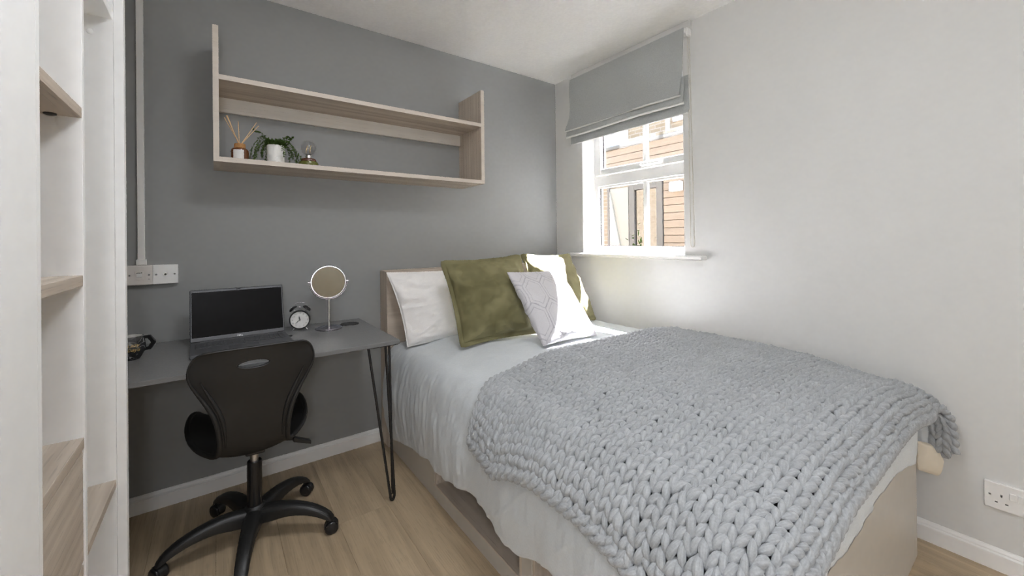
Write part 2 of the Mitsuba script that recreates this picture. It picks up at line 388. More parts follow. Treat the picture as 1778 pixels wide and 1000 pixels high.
part(win, 'handle', cat(box(WX - .030, WX - .014, -.76, -.72, zt1 + .004, zt1 + .032, .004), box(WX - .046, WX - .030, -.86, -.72, zt1 + .010, zt1 + .026, .005)), 'plastic_white', label='white lever handle at the foot of the opening sash')

# outside: the courtyard wing opposite ------------------------------
FX = 4.0
put('courtyard_ground', box(.3, 12, -12, 14, -.6, -.5), 'paving'); struct('courtyard_ground')
wing = 'opposite_building'
put(f'{wing}__wall', cat(box(FX + .05, FX + .6, -8, 1.68, -.5, 2.80), box(FX + .05, FX + .6, 2.30, 9, -.5, 2.80), box(FX + .05, FX + .6, 1.68, 2.30, 2.12, 2.80), box(FX + .35, FX + .6, 1.6, 2.4, -.5, 2.2)), 'brick')
tag(wing, 'pale timber and brick building wing across the courtyard, seen through the window', 'building')
part(wing, 'upper_wall', box(FX + .5, FX + 1.1, -8, 9, 2.80, 6.4), 'brick', label='pale brick upper storey set back behind the boards')
for k in range(3):
    z = 2.87 - .128 * (k + 1)
    part(wing, 'board', box(FX, FX + .05, .2, 3.9, z + .005, z + .128 - .003, .003), 'clad_wood')
for k in range(3, 16):
    z = 2.87 - .128 * (k + 1)
    if z < 2.15: 
        part(wing, 'board', box(FX, FX + .05, .2, 1.655, z + .005, z + .128 - .003, .003), 'clad_wood')
    else:
        part(wing, 'board', box(FX, FX + .05, .2, 3.9, z + .005, z + .128 - .003, .003), 'clad_wood')
part(wing, 'coping', box(FX - .05, FX + .55, .2, 3.9, 2.87, 2.93, .01), 'frame_grey', label='grey coping above the boards')
part(wing, 'door_frame', rect_frame(FX - .02, FX + .06, 1.67, 2.36, .30, 2.16, .115, .004), 'frame_grey', label='grey framed glazed door')
part(wing, 'door_pane', box(FX + .02, FX + .03, 1.75, 2.28, .38, 2.08), 'coated_glass')
part(wing, 'white_panel', box(FX - .02, FX + .05, 2.375, 2.80, -.5, 2.12, .004), 'render_white', label='white rendered panel beside the door')
tri = trimesh.creation.extrude_polygon(__import__('shapely').Polygon([(2.78, 2.06), (2.78, .2), (2.36, .2)]), .03, engine='earcut')
tri.apply_transform(np.array([[0, 0, 1, FX - .06], [1, 0, 0, 0], [0, 1, 0, 0], [0, 0, 0, 1.0]]))
part(wing, 'sloping_panel', tri, 'render_pale', label='pale triangular panel with a sloping edge')  # pale triangle set just proud of the white panel
part(wing, 'downpipe', box(FX - .03, FX + .05, 2.81, 2.87, -.5, 2.15, .01), 'frame_grey')
def far_window(y0, y1, z0, z1, x):
    w = part(wing, 'window', rect_frame(x - .05, x + .03, y0, y1, z0, z1, .07, .006), 'upvc')
    put(w + '__pane', box(x - .01, x, y0 + .06, y1 - .06, z0 + .06, z1 - .06), 'pale_pane')
    put(w + '__bar', box(x - .03, x + .01, (y0 + y1) / 2 - .03, (y0 + y1) / 2 + .03, z0 + .06, z1 - .06, .004), 'upvc')
far_window(2.75, 3.75, 3.0, 4.2, FX + .5)
far_window(1.15, 1.75, 3.25, 4.3, FX + .5)
part(wing, 'wall_pipe', box(FX + .42, FX + .5, 1.82, 1.88, 3.12, 5.2, .01), 'upvc')
part(wing, 'white_box', box(FX - .10, FX, 1.28, 1.50, 1.93, 2.10, .02), 'plastic_white', label='white box on the boards')  # bright white rectangle on the boards, built as a plain box
shr = 'courtyard_shrub'
sp = []
for k in range(90):
    c = np.array([FX - .35, 1.92, 1.0]) + rng.normal(0, 1, 3) * [.08, .08, .17]
    d = rng.normal(0, 1, 3); d /= np.linalg.norm(d); e = np.cross(d, [0, 0, 1.0]); e /= np.linalg.norm(e)
    sp.append(trimesh.Trimesh([c, c + d * .05 + e * .018, c + d * .10, c + d * .05 - e * .018], [[0, 1, 2], [0, 2, 3]], process=False))
part(shr, 'foliage', cat(*sp), 'leaf', kind='stuff')
part(shr, 'pot', lathe([(0, -.5), (.16, -.5), (.20, .40), (.17, .40), (.16, .3), (0, .3)], 20, (FX - .35, 1.92, 0)), 'frame_grey', smooth=40)
part(shr, 'trunk', tube([(FX - .35, 1.92, .3), (FX - .34, 1.93, .7), (FX - .35, 1.92, 1.05)], [.02, .015, .008], 7), 'oak_dark_z', smooth=True)
tag(shr, 'small green shrub standing in a grey pot in front of the glazed door outside', 'plant')

# unseen lamps, out of view, placed to light the bed, walls and ceiling -------------------
def unseen_ceiling_lamp(x, y, L, label):
    k = num('unseen_ceiling_lamp')
    dome = lathe([(0, -.085), (.09, -.081), (.15, -.068), (.185, -.045), (.195, -.018)][::1], 40, (x, y, H))
    if dome.face_normals[:, 2].mean() > 0: dome.invert()
    put(k + '__diffuser', dome, 'plastic_white', smooth=True, emitter={'type': 'area', 'radiance': rgb(L, L * 1.03, L * 1.09)})
    put(k + '__rim', lathe([(.196, -.030), (.214, -.028), (.218, -.012), (.214, 0), (0, 0)], 40, (x, y, H)), 'plastic_white', smooth=40)
    tag(k, label, 'ceiling lamp')
unseen_ceiling_lamp(-1.66, -1.74, LAMP_NEAR, 'unseen round opal ceiling lamp, out of view above, lighting the bed and walls')
fl, flx, fly = 'unseen_floor_lamp', -2.40, -3.00  # out of view behind the camera, lights walls, ceiling and under the desk
put(fl + '__globe', trimesh.creation.icosphere(4, .17).apply_translation([flx, fly, 1.38]), 'plastic_white', smooth=True, emitter={'type': 'area', 'radiance': rgb(LAMP_FAR, LAMP_FAR * 1.03, LAMP_FAR * 1.09)})
put(fl + '__pole', tube([(flx, fly, .02), (flx, fly, 1.215)], .011, 14), 'black_metal', smooth=40)
put(fl + '__base', lathe([(0, 0), (.15, 0), (.155, .006), (.15, .018), (.02, .028), (0, .028)], 40, (flx, fly, 0)), 'black_metal', smooth=40)
tag(fl, 'white globe floor lamp on a black pole, unseen behind the viewer, lighting the walls and ceiling', 'floor lamp')
# ------------------------------------------------------------------ bed
bed = 'bed'
BX0, BX1, BYF, BH = -1.40, -.136, -2.057, .36
part(bed, 'headboard', box(-1.412, -.124, -.118, -.004, 0, .996, .003), 'oak_x', label='light oak headboard')
part(bed, 'headboard_side', box(-1.4135, -1.4115, -.117, -.005, .002, .994, .0005), 'oak_z')
lc = 'laminate_cream'
part(bed, 'foot_panel', box(BX0, BX1, BYF, BYF + .02, 0, .47, .0015), lc, label='cream foot panel')
part(bed, 'side_panel', box(BX1 - .02, BX1, BYF + .02, -.12, 0, BH, .001), lc)
part(bed, 'side_panel', box(BX0, BX0 + .02, -.685, -.12, 0, BH, .001), lc)
part(bed, 'bottom_rail', box(BX0, BX0 + .02, BYF + .02, -.685, 0, .066, .001), lc)
part(bed, 'top_rail', box(BX0, BX0 + .02, BYF + .02, -.685, .300, BH, .001), lc)
part(bed, 'post', box(BX0, BX0 + .02, -1.388, -1.335, .066, .300, .001), lc)
part(bed, 'post', box(BX0, BX0 + .02, BYF + .02, BYF + .07, .066, .300, .001), lc)
for ya, yb in ((-1.335, -.685), (BYF + .07, -1.388)):
    k = part(bed, 'cubby', cat(box(BX0 + .002, -.72, ya, yb, .050, .066, .001), box(BX0 + .002, -.72, ya, yb, .300, .316, .001), box(-.72, -.704, ya, yb, .05, .316, .001)), 'oak_y', label='open oak lined storage cubby under the bed')
    put(k + '__side', box(BX0 + .002, -.72, ya, ya + .016, .066, .300, .001), 'oak_z')
    put(k + '__side_001', box(BX0 + .002, -.72, yb - .016, yb, .066, .300, .001), 'oak_z')
    put(k + '__sill', box(BX0 - .0005, BX0 + .02, ya, yb, .060, .067, .0005), 'oak_y')
part(bed, 'slat_base', box(BX0 + .02, BX1 - .02, BYF + .02, -.12, BH - .02, BH, .001), 'oak_y')
tag(bed, 'single storage bed with light oak headboard and cream base with open cubbies', 'bed')

def round_box(x0, x1, y0, y1, z0, z1, r, n=6):
    s = trimesh.creation.icosphere(2, r)
    pts = []
    for c in np.ndindex(2, 2, 2):
        o = np.where(np.array(c) == 1, [x1 - r, y1 - r, z1 - r], [x0 + r, y0 + r, z0 + r]); pts.append(s.vertices + o)
    return hull(np.vstack(pts))
put('mattress', round_box(-1.375, -.16, -1.99, -.122, BH, .50, .045), 'cotton_white', smooth=40)
tag('mattress', 'white mattress on the bed, under the blue duvet', 'mattress')

# drape of cloth over the mattress: flat cloth coordinates (s, t) -> space
XL, XR, YF = -1.33, -.165, -1.985
def ztop(x, y):
    z = .598 + .046 * sstep(XL - .02, XL + .30, x) * (1 - .45 * sstep(XR - .25, XR + .05, x))
    z = z - .012 * sstep(-.5, -.15, y)
    z = z - .036 * sstep(-1.6, -2.0, y) * sstep(-.55, -.16, x) - .012 * sstep(-1.7, -2.0, y)
    q = np.stack([x * 3.1, y * 3.1, np.zeros_like(x)], -1)
    return z + .012 * (meshkit.fbm(q, 2, 5) - .5)
def drape(s, t, off):
    s, t, off = np.broadcast_arrays(np.asarray(s, float), np.asarray(t, float), np.asarray(off, float))
    cx, cy = np.clip(s, XL, XR), np.maximum(t, YF)
    ox, oy = s - cx, t - cy
    r = np.hypot(ox, oy); nx, ny = ox / np.maximum(r, 1e-9), oy / np.maximum(r, 1e-9)
    right = sstep(.2, .9, nx)
    rho = .085 + off
    r = r * (1 - right) + np.maximum(ox, 0) * right
    a = np.minimum(r / rho, np.pi / 2)
    d = rho * (1 - np.cos(a)) + np.maximum(r - rho * np.pi / 2, 0)
    h = rho * np.sin(a)
    u = np.clip((d - .05) / .46, 0, 1)
    left = sstep(.3, .9, -nx)
    h = h + left * (.036 + .012 * sstep(-.7, -1.4, t)) * np.sin(np.pi * u) ** .9
    h = np.where(right > 0, h * (1 - right) + right * np.minimum(h, .085 + .55 * off), h)
    # soft folds of the hanging part
    w = np.where(np.abs(nx) > np.abs(ny), t, s)
    fold = .006 * np.sin(w * 13 + 1.3 * np.sin(w * 5.0)) + .003 * np.sin(w * 41 + 2 * np.sin(w * 7))
    h = h + fold * sstep(.06, .4, d) * (1 - .75 * right)
    x = cx + (nx * (1 - right) + right) * h; y = cy + ny * h * (1 - right) + oy * right
    return np.stack([x, y, ztop(cx, cy) + off - d], -1)
def drape_n(s, t, off, e=.006):
    du = drape(s + e, t, off) - drape(s - e, t, off); dv = drape(s, t + e, off) - drape(s, t - e, off)
    n = np.cross(du, dv); return n / np.linalg.norm(n, axis=-1, keepdims=True)

# duvet: closed sheet with thickness
ht = np.array([-.12, -.33, -.69, -.81, -1.0, -1.13, -1.22, -1.30, -1.39, -1.53, -1.75, -2.2])
hz = np.array([.085, .125, .185, .175, .225, .250, .222, .200, .200, .250, .28, .30])
def s_hem_left(t):
    z = np.interp(-t, -ht, hz); return XL - (.598 - z + .05)
NS, NT = 210, 330
tt = np.linspace(-.128, YF - .235, NT)
uu = np.linspace(0, 1, NS)
tg = np.broadcast_to(tt[None, :], (NS, NT)).copy()
sl, sr = s_hem_left(tt), np.full(NT, XR + .30)
sg = sl[None, :] + (sr - sl)[None, :] * uu[:, None]
# the hem at the foot: lower at the left, higher towards the wall
lim = YF - .262 + .165 * sstep(XR - .06, XR + .07, sg)
tg = np.where(tg < YF, YF + (tg - YF) * (lim - YF) / -.235, tg)
P = drape(sg, tg, 0.0); N = drape_n(sg, tg, 0.0)
q = np.stack([sg, tg, 0 * sg], -1)
d_l = sstep(0, .12, XL - sg)
wr = .0135 * (np.abs(meshkit.fbm(q * [5, 34, 1], 3, 11) - .5) * 2) * (d_l * (.35 + .65 * sstep(-1.1, -.35, tg))) \
   + .010 * (np.abs(meshkit.fbm(q @ np.array([[.8, .6, 0], [-.6, .8, 0], [0, 0, 1]]) * [7, 16, 1], 3, 3) - .5)) * (1 - d_l * .5) \
   + .0045 * (1 - np.abs(2 * meshkit.fbm(q @ np.array([[.64, .77, 0], [-.77, .64, 0], [0, 0, 1]]) * [6, 13, 1], 3, 41) - 1)) ** 6 * d_l * sstep(-.7, -1.1, tg) \
   + .006 * (np.abs(meshkit.fbm(q @ np.array([[.5, -.86, 0], [.86, .5, 0], [0, 0, 1]]) * [10, 30, 1], 3, 21) - .5))
P = P + N * (wr - .004)[..., None]
edge = np.minimum(np.minimum(uu, 1 - uu)[:, None] * 45, ((tt - tt[-1]) / (tt[0] - tt[-1]))[None, :] * 60)
thick = .005 + .021 * np.sqrt(np.clip(edge, 0, 1)) * (1 - .62 * sstep(XL, XL - .35, sg)) * (1 - .45 * sstep(YF - .02, YF - .1, tg)) * (1 - .1 * sstep(XR, XR + .1, sg))
Q = P - N * thick[..., None]
v = np.vstack([P.reshape(-1, 3), Q.reshape(-1, 3)]); f = gridfaces(NS, NT); o = NS * NT
ring = np.concatenate([np.arange(NT), np.arange(1, NS) * NT + NT - 1, (NS - 1) * NT + np.arange(NT - 2, -1, -1), np.arange(NS - 2, 0, -1) * NT])
rf = []
for a, b in zip(ring, np.roll(ring, -1)): rf += [[a, b, o + b], [a, o + b, o + a]]
duv = trimesh.Trimesh(v, np.vstack([f, f[:, ::-1] + o, np.array(rf)]), process=False)
if duv.volume < 0: duv.invert()
put('duvet', duv, 'linen_blue', smooth=True)
tag('duvet', 'pale blue grey linen duvet spread over the bed and hanging down its side', 'duvet')
# cream underside corner bulging out by the wall at the foot
cc = []
NSa, NTa = 24, 24
a, b = np.meshgrid(np.linspace(-1, 1, NSa), np.linspace(-1, 1, NTa), indexing='ij')
th = ((1 - a ** 2) * (1 - b ** 2)) ** .40
for sg_ in (1, -1):
    X = -.090 + .032 * a * (1 + .22 * b) + .004 * b; Z = .350 + .054 * b - .010 * a; Y = -2.070 - .012 - sg_ * .026 * th - .022 * a + .006 * (meshkit.fbm(np.stack([a * 4, b * 4, 0 * a], -1), 2, 9) - .5)
    cc.append(trimesh.Trimesh(np.stack([X, Y, Z], -1).reshape(-1, 3), gridfaces(NSa, NTa) if sg_ > 0 else gridfaces(NSa, NTa)[:, ::-1], process=False))
part('duvet', 'lining_corner', cat(*cc), 'cotton_cream', smooth=True, label='cream corner of the duvet lining')

# throw: chunky stocking-stitch knit laid over the duvet, stitch by stitch
WALE, ROW = .0345, .0258
T0, T1 = -1.085, YF - .152
nw = int(round((T0 - T1) / WALE)); WALE = (T0 - T1) / nw
S1 = XR + .30
def s_left(t):  # left hem, slightly uneven
    return XL - np.interp(-t, [1.08, 1.15, 1.28, 1.36, 1.50, 1.68, 1.85, 2.2], [.235, .245, .262, .235, .215, .215, .24, .25])
def t_lag(s, t):  # the corner at the head hangs back a little towards the foot
    return -.075 * sstep(XL + .04, XL - .20, s) * np.clip(1 - (T0 - t) / .45, 0, 1)
nr = int(round((S1 - XL + .24) / ROW))
OFF0 = .010
rings, sides = 7, 8
ua = np.linspace(-1, 1, rings); ang = np.arange(sides) * 2 * np.pi / sides
r_n = np.random.default_rng(5)
ci, ri, si = np.meshgrid(np.arange(nw), np.arange(nr), [-1, 1], indexing='ij')
ci, ri, si = ci.ravel(), ri.ravel(), si.ravel(); M_ = len(ci)
jit = r_n.normal(0, 1, (M_, 5))
colw = r_n.normal(0, 1, (nw, 2)); roww = r_n.normal(0, 1, (nr, 2))
u = ua[None, :]
across = (si[:, None] * WALE * (.252 + .285 * u) + jit[:, :1] * .0015)
along = ROW * (.96 * u * (1 + .05 * jit[:, 1:2])) + jit[:, 2:3] * .0018
hh = .0138 * (1 - u * u) - .0068 + jit[:, 3:4] * .0016 + .0030 * u
rad = .0097 * (1 + .09 * jit[:, 4:5]) * np.clip(1 - np.abs(u) ** 2.4, .06, 1) ** .62
tc = T0 - (ci + .5) * WALE; wav = .006 * np.sin(np.linspace(0, 9, nr))
frac = (ri + .5) / nr
tcen = tc[:, None] + across
sl_ = s_left(tcen)
scen = sl_ + (S1 - sl_) * frac[:, None] + along
# small wander of the columns so that they are not ruled lines
wob = .010 * (meshkit.fbm(np.stack([scen * 2.3, tcen * 2.3, 0 * scen], -1), 2, 31) - .5)
tcen = tcen + wob + t_lag(scen, tcen)
lane = np.stack([np.cos(ang), np.sin(ang)], -1)
# tangent direction of the leg in (s, t): radius is laid across it
ts = np.gradient(scen, axis=1); tt_ = np.gradient(tcen, axis=1); L_ = np.hypot(ts, tt_)
ps, pt = -tt_ / L_, ts / L_
S3 = scen[:, :, None] + ps[:, :, None] * rad[:, :, None] * lane[None, None, :, 0]
T3 = tcen[:, :, None] + pt[:, :, None] * rad[:, :, None] * lane[None, None, :, 0]
H3 = hh[:, :, None] + rad[:, :, None] * lane[None, None, :, 1]
ctr = drape(scen, tcen, .024 + OFF0); nor = drape_n(scen, tcen, .024 + OFF0)
eps = .004
dS = (drape(scen + eps, tcen, .024 + OFF0) - drape(scen - eps, tcen, .024 + OFF0)) / (2 * eps)
dT = (drape(scen, tcen + eps, .024 + OFF0) - drape(scen, tcen - eps, .024 + OFF0)) / (2 * eps)
V = ctr[:, :, None, :] + dS[:, :, None, :] * (S3 - scen[:, :, None])[..., None] + dT[:, :, None, :] * (T3 - tcen[:, :, None])[..., None] + nor[:, :, None, :] * (H3)[..., None]
V = V.reshape(M_, rings * sides, 3)
fi = []
for i in range(rings - 1):
    for k in range(sides):
        k2 = (k + 1) % sides; fi += [[i * sides + k, i * sides + k2, (i + 1) * sides + k2], [i * sides + k, (i + 1) * sides + k2, (i + 1) * sides + k]]
for k in range(1, sides - 1):
    fi += [[0, k + 1, k], [(rings - 1) * sides, (rings - 1) * sides + k, (rings - 1) * sides + k + 1]]
fi = np.array(fi)
F_ = (fi[None] + (np.arange(M_) * rings * sides)[:, None, None]).reshape(-1, 3)
knit = trimesh.Trimesh(V.reshape(-1, 3), F_, process=False)
n0 = knit.face_normals[:4000]; c0 = knit.triangles_center[:4000] - np.repeat(V[:4000 // len(fi) + 1].mean(1), len(fi), 0)[:4000]
if (n0 * c0).sum() < 0: knit.invert()
# the wrong side of the stitches, where the throw hangs free by the wall
hang = np.nonzero(frac > .80)[0]
Vi = (ctr[:, :, None, :] + dS[:, :, None, :] * (S3 - scen[:, :, None])[..., None] + dT[:, :, None, :] * (T3 - tcen[:, :, None])[..., None] + nor[:, :, None, :] * (-.019 - .75 * H3)[..., None]).reshape(M_, rings * sides, 3)[hang]
Fi = (fi[None][:, :, ::-1] + (np.arange(len(hang)) * rings * sides)[:, None, None]).reshape(-1, 3)
inner_knit = trimesh.Trimesh(Vi.reshape(-1, 3), Fi, process=False)
if inner_knit.volume < 0: inner_knit.invert()
# backing so that no light shows between the stitches
bs, bt = np.meshgrid(np.linspace(0, 1, 300), np.linspace(T0 - .004, T1 + .004, 190), indexing='ij')
bsl = s_left(bt) ; bS = bsl + (S1 - bsl) * bs
bt = bt + t_lag(bS, bt)
bP = drape(bS, bt, .024 + OFF0 - .012); bN = drape_n(bS, bt, .024 + OFF0 - .012)
purl = .0045 * np.abs(np.sin(np.pi * bt / WALE + .6 * np.sin(np.pi * bS / ROW))) * (.6 + .4 * np.abs(np.cos(np.pi * bS / ROW)))   # purl ridges of the wrong side
bv = np.vstack([(bP).reshape(-1, 3), (bP - bN * (.004 + purl)[..., None]).reshape(-1, 3)]); bf = gridfaces(300, 190)
back = trimesh.Trimesh(bv, np.vstack([bf, bf[:, ::-1] + 300 * 190]), process=False)
# cast-off plait along the hems and the selvedges
def plait(S, Tn, n, r=.011, amp=.010, pitch=.030):
    out = []
    u = np.linspace(0, 1, n); S_, T_ = S(u), Tn(u); T_ = T_ + t_lag(S_, T_)
    Pm = drape(S_, T_, .024 + OFF0 + .004); L = np.r_[0, np.cumsum(np.linalg.norm(np.diff(Pm, axis=0), axis=1))]
    Nn = drape_n(S_, T_, .024 + OFF0); tg_ = np.gradient(Pm, axis=0); tg_ /= np.linalg.norm(tg_, axis=1, keepdims=True); side = np.cross(Nn, tg_)
    for ph in (0, 1):
        a = 2 * np.pi * (L / (2 * pitch)) + np.pi * ph
        pts = Pm + side * (amp * np.sin(a))[:, None] + Nn * (.45 * amp * np.cos(a) * 1.0)[:, None]
        rr = r * (.82 + .30 * np.abs(np.sin(a + .6)))
        out.append(tube(pts, rr, 8))
    return cat(*out)
hemL = plait(lambda u: s_left(T0 + (T1 - T0) * u) - .004, lambda u: T0 + (T1 - T0) * u, 420)
hemR = plait(lambda u: np.full_like(u, S1), lambda u: T0 + (T1 - T0) * u, 420)
selA = plait(lambda u: s_left(np.array(T0)) + (S1 - s_left(np.array(T0))) * u, lambda u: np.full_like(u, T0 + .003), 620, r=.0085, amp=.0055, pitch=.029)
selB = plait(lambda u: s_left(np.array(T1)) + (S1 - s_left(np.array(T1))) * u, lambda u: np.full_like(u, T1 - .004), 620, r=.010, amp=.008, pitch=.029)
thr = cat(knit, back, inner_knit, hemL, hemR, selA, selB)
kuv = np.stack(np.broadcast_arrays((np.arange(M_) * 3.37)[:, None, None] + ua[None, :, None], (ang / (2 * np.pi))[None, None, :] + 0 * ua[None, :, None]), -1).reshape(-1, 2)
kuv[:, 1] = np.abs(kuv[:, 1] - .5)
rest = len(thr.vertices) - len(kuv)
tuv = np.vstack([kuv, np.stack([np.arange(rest) // 8 * .35, np.abs((np.arange(rest) % 8) / 8 - .5)], -1)])
put('throw_blanket', thr, 'wool', smooth=True, uv=tuv)
tag('throw_blanket', 'chunky knitted grey wool throw laid over the lower half of the bed', 'blanket')

# ------------------------------------------------------------------ cushions
def cushion(c, yaw, lean, roll, w, h, thick, n=72, pinch=.075, flange=0.0, seed=0, wr=.006, shear=0.0, sag=.12, pw=.42):
    a = math.radians(yaw); n0 = np.array([-math.sin(a), -math.cos(a), 0]); w0 = np.array([math.cos(a), -math.sin(a), 0])
    l = math.radians(lean); nn = n0 * math.cos(l) + np.array([0, 0, math.sin(l)]); h0 = np.array([0, 0, math.cos(l)]) - n0 * math.sin(l)
    r = math.radians(roll); W = w0 * math.cos(r) + h0 * math.sin(r); Hh = -w0 * math.sin(r) + h0 * math.cos(r)
    g = np.sin(np.linspace(-np.pi / 2, np.pi / 2, n))
    U, Vv = np.meshgrid(g, g, indexing='ij')
    ex = w / 2 * U * (1 - pinch * (1 - Vv ** 2) * np.abs(U) ** 3)
    ey = h / 2 * Vv * (1 - pinch * (1 - U ** 2) * np.abs(Vv) ** 3)
    body = np.clip((1 - U ** 2) * (1 - Vv ** 2), 0, 1) ** pw
    body = body * (1 - sag * Vv)
    ex = ex + shear * ey
    out = []; cents = []
    q3 = np.stack([U * 2.2, Vv * 2.2, np.full_like(U, seed * 3.7)], -1)
    for side in (1, -1):
        rid = np.abs(meshkit.fbm(q3 * [1.6, 1.6, 1] + side * 9.1, 4, seed) - .5) * 2
        rad_ = np.arctan2(Vv, U); rr = np.maximum(np.abs(U), np.abs(Vv))
        pull = (meshkit.noise(np.stack([rad_ * 5.5, rr * 1.2, np.full_like(U, side * 5.0 + seed)], -1), seed) - .5) * sstep(.45, .95, rr) * (1 - sstep(.97, 1, rr))
        z = side * thick / 2 * body + (side * (wr * (rid - .4) * 1.6 + wr * 2.0 * pull)) * np.clip(body * 2.2, 0, 1)
        z = z + .006 * np.sin(U * 2.1 + seed) * (1 - rr ** 4) * 0
        Pp = np.asarray(c) + ex[..., None] * W + ey[..., None] * Hh + z[..., None] * nn
        out.append(Pp)
    f = gridfaces(n, n); v = np.vstack([out[0].reshape(-1, 3), out[1].reshape(-1, 3)])
    me = trimesh.Trimesh(v, np.vstack([f, f[:, ::-1] + n * n]), process=False)
    uv = np.vstack([np.stack([(U + 1) / 2, (Vv + 1) / 2], -1).reshape(-1, 2)] * 2)
    if me.volume < 0: me.invert()
    # border loop
    k = np.linspace(-1, 1, 61)
    lu = np.concatenate([k, np.ones(61), -k, -np.ones(61)]); lv = np.concatenate([-np.ones(61), k, np.ones(61), -k])
    keep = np.r_[True, np.hypot(np.diff(lu), np.diff(lv)) > 1e-6]; lu, lv = lu[keep][:-1], lv[keep][:-1]
    bx = w / 2 * lu * (1 - pinch * (1 - lv ** 2)); by = h / 2 * lv * (1 - pinch * (1 - lu ** 2)); bx = bx + shear * by
    loop = np.asarray(c) + bx[:, None] * W + by[:, None] * Hh
    outd = (lu / np.maximum(np.abs(lu), np.abs(lv)))[:, None] * W * (np.abs(lu) > .999)[:, None] + lv[:, None] * Hh * (np.abs(lv) > .999)[:, None]
    outd /= np.linalg.norm(outd, axis=1, keepdims=True)
    return me, uv, loop, outd, nn, (W, Hh)
def flange_mesh(loop, outd, nn, width, seed, t=.004):
    m = len(loop); kk = np.arange(m)
    wv = (meshkit.noise(np.stack([kk * .16, kk * 0 + seed, kk * 0], -1), seed) - .5)
    rowsP = []
    for a, tz in ((-.004, t), (width * .55, t * 1.15), (width, t * .7), (width * 1.04, 0), (width, -t * .7), (width * .55, -t * 1.15), (-.004, -t)):
        rowsP.append(loop + outd * a + nn * (tz + wv * .010 * max(a, 0) / width)[:, None])
    R = len(rowsP); v = np.stack(rowsP, 1).reshape(-1, 3); f = []
    for i in range(m):
        j = (i + 1) % m
        for r in range(R - 1): f += [[i * R + r, i * R + r + 1, j * R + r + 1], [i * R + r, j * R + r + 1, j * R + r]]
    me = trimesh.Trimesh(v, np.array(f), process=False)
    return me

me, uv, loop, outd, nn, ax = cushion((-1.025, -.240, .797), 0, 19, 0, .75, .41, .22, seed=2, wr=.018, shear=-.15, pinch=.05, pw=.40)
put('white_pillow__body', me, 'cotton_white', smooth=True)
part('white_pillow', 'piping', tube(np.vstack([loop]), .0045, 7, closed=True), 'cotton_white', smooth=True)
tag('white_pillow', 'white bed pillow leaning on the oak headboard next to the desk', 'pillow', 'white bed pillows')

me, uv, loop, outd, nn, ax = cushion((-.385, -.225, .765), 0, 15, 0, .44, .33, .13, seed=14, wr=.007, pinch=.035, pw=.36)
put('white_pillow_001__body', me, 'cotton_white', smooth=True)
part('white_pillow_001', 'piping', tube(np.vstack([loop]), .0045, 7, closed=True), 'cotton_white', smooth=True)
tag('white_pillow_001', 'white bed pillow hidden behind the sunlit green cushion by the window', 'pillow', 'white bed pillows')

G1 = dict(c=(-.992, -.565, .858), yaw=10.2, lean=22.7, roll=2.7)
me, uv, loop, outd, nn, ax = cushion(**G1, w=.440, h=.425, thick=.20, seed=4, wr=.020, pinch=.06, sag=.16, shear=-.06)
put('green_cushion__body', me, 'velvet_green', smooth=True)
part('green_cushion', 'flange', flange_mesh(loop, outd, nn, .020, 3), 'velvet_green', smooth=True)
tag('green_cushion', 'olive green velvet cushion in front of the white pillow, in the shade', 'cushion', 'olive green velvet cushions')

G2 = dict(c=(-.424, -.480, .858), yaw=-6.8, lean=29.3, roll=-2.2)
me, uv, loop, outd, nn, ax = cushion(**G2, w=.435, h=.455, thick=.17, seed=8, wr=.012, pinch=.06, sag=.14)
put('green_cushion_001__body', me, 'velvet_green', smooth=True)
part('green_cushion_001', 'flange', flange_mesh(loop, outd, nn, .018, 5), 'velvet_green', smooth=True)
tag('green_cushion_001', 'olive green velvet cushion in full sun below the window, behind the patterned one', 'cushion', 'olive green velvet cushions')

PC = dict(c=(-.752, -.775, .822), yaw=-2.3, lean=38, roll=-1.5)
me, uv, loop, outd, nn, ax = cushion(**PC, w=.385, h=.43, thick=.14, seed=12, wr=.006, pinch=.055, sag=.15, shear=-.05)
put('patterned_cushion__body', me, 'hex_print', smooth=True, uv=uv)
tag('patterned_cushion', 'pale lilac cushion printed with thin elongated hexagons, half in the sun', 'cushion')

# ------------------------------------------------------------------ wall shelf
ws = 'wall_shelf'
SY = -.281
part(ws, 'side_panel', box(-2.197, -2.176, SY, -.001, 1.512, 2.088, .0008), 'oak_z')
part(ws, 'side_panel', box(-.876, -.853, SY, -.001, 1.512, 2.086, .0008), 'oak_z')
part(ws, 'shelf', box(-2.176, -.876, SY, -.001, 1.512, 1.533, .0008), 'oak_x')
part(ws, 'shelf', box(-2.176, -.876, SY, -.001, 1.861, 1.882, .0008), 'oak_x')
for z0 in (1.512, 1.861):
    part(ws, 'edging', box(-2.176, -.876, SY - .0014, SY + .0002, z0, z0 + .021, .0004), 'oak_edge', label='paler edging strip')
for x0, x1 in ((-2.197, -2.176), (-.876, -.853)):
    part(ws, 'edging', box(x0, x1, SY - .0014, SY + .0002, 1.512, 2.087, .0004), 'oak_edge', label='paler edging strip')
part(ws, 'back_rail', box(-2.176, -.876, -.020, -.001, 1.792, 1.861, .0008), 'rail_pale', label='pale back rail under the upper shelf')
tag(ws, 'light oak two tier wall shelf mounted on the grey wall above the desk', 'shelf')
ZS = 1.5335

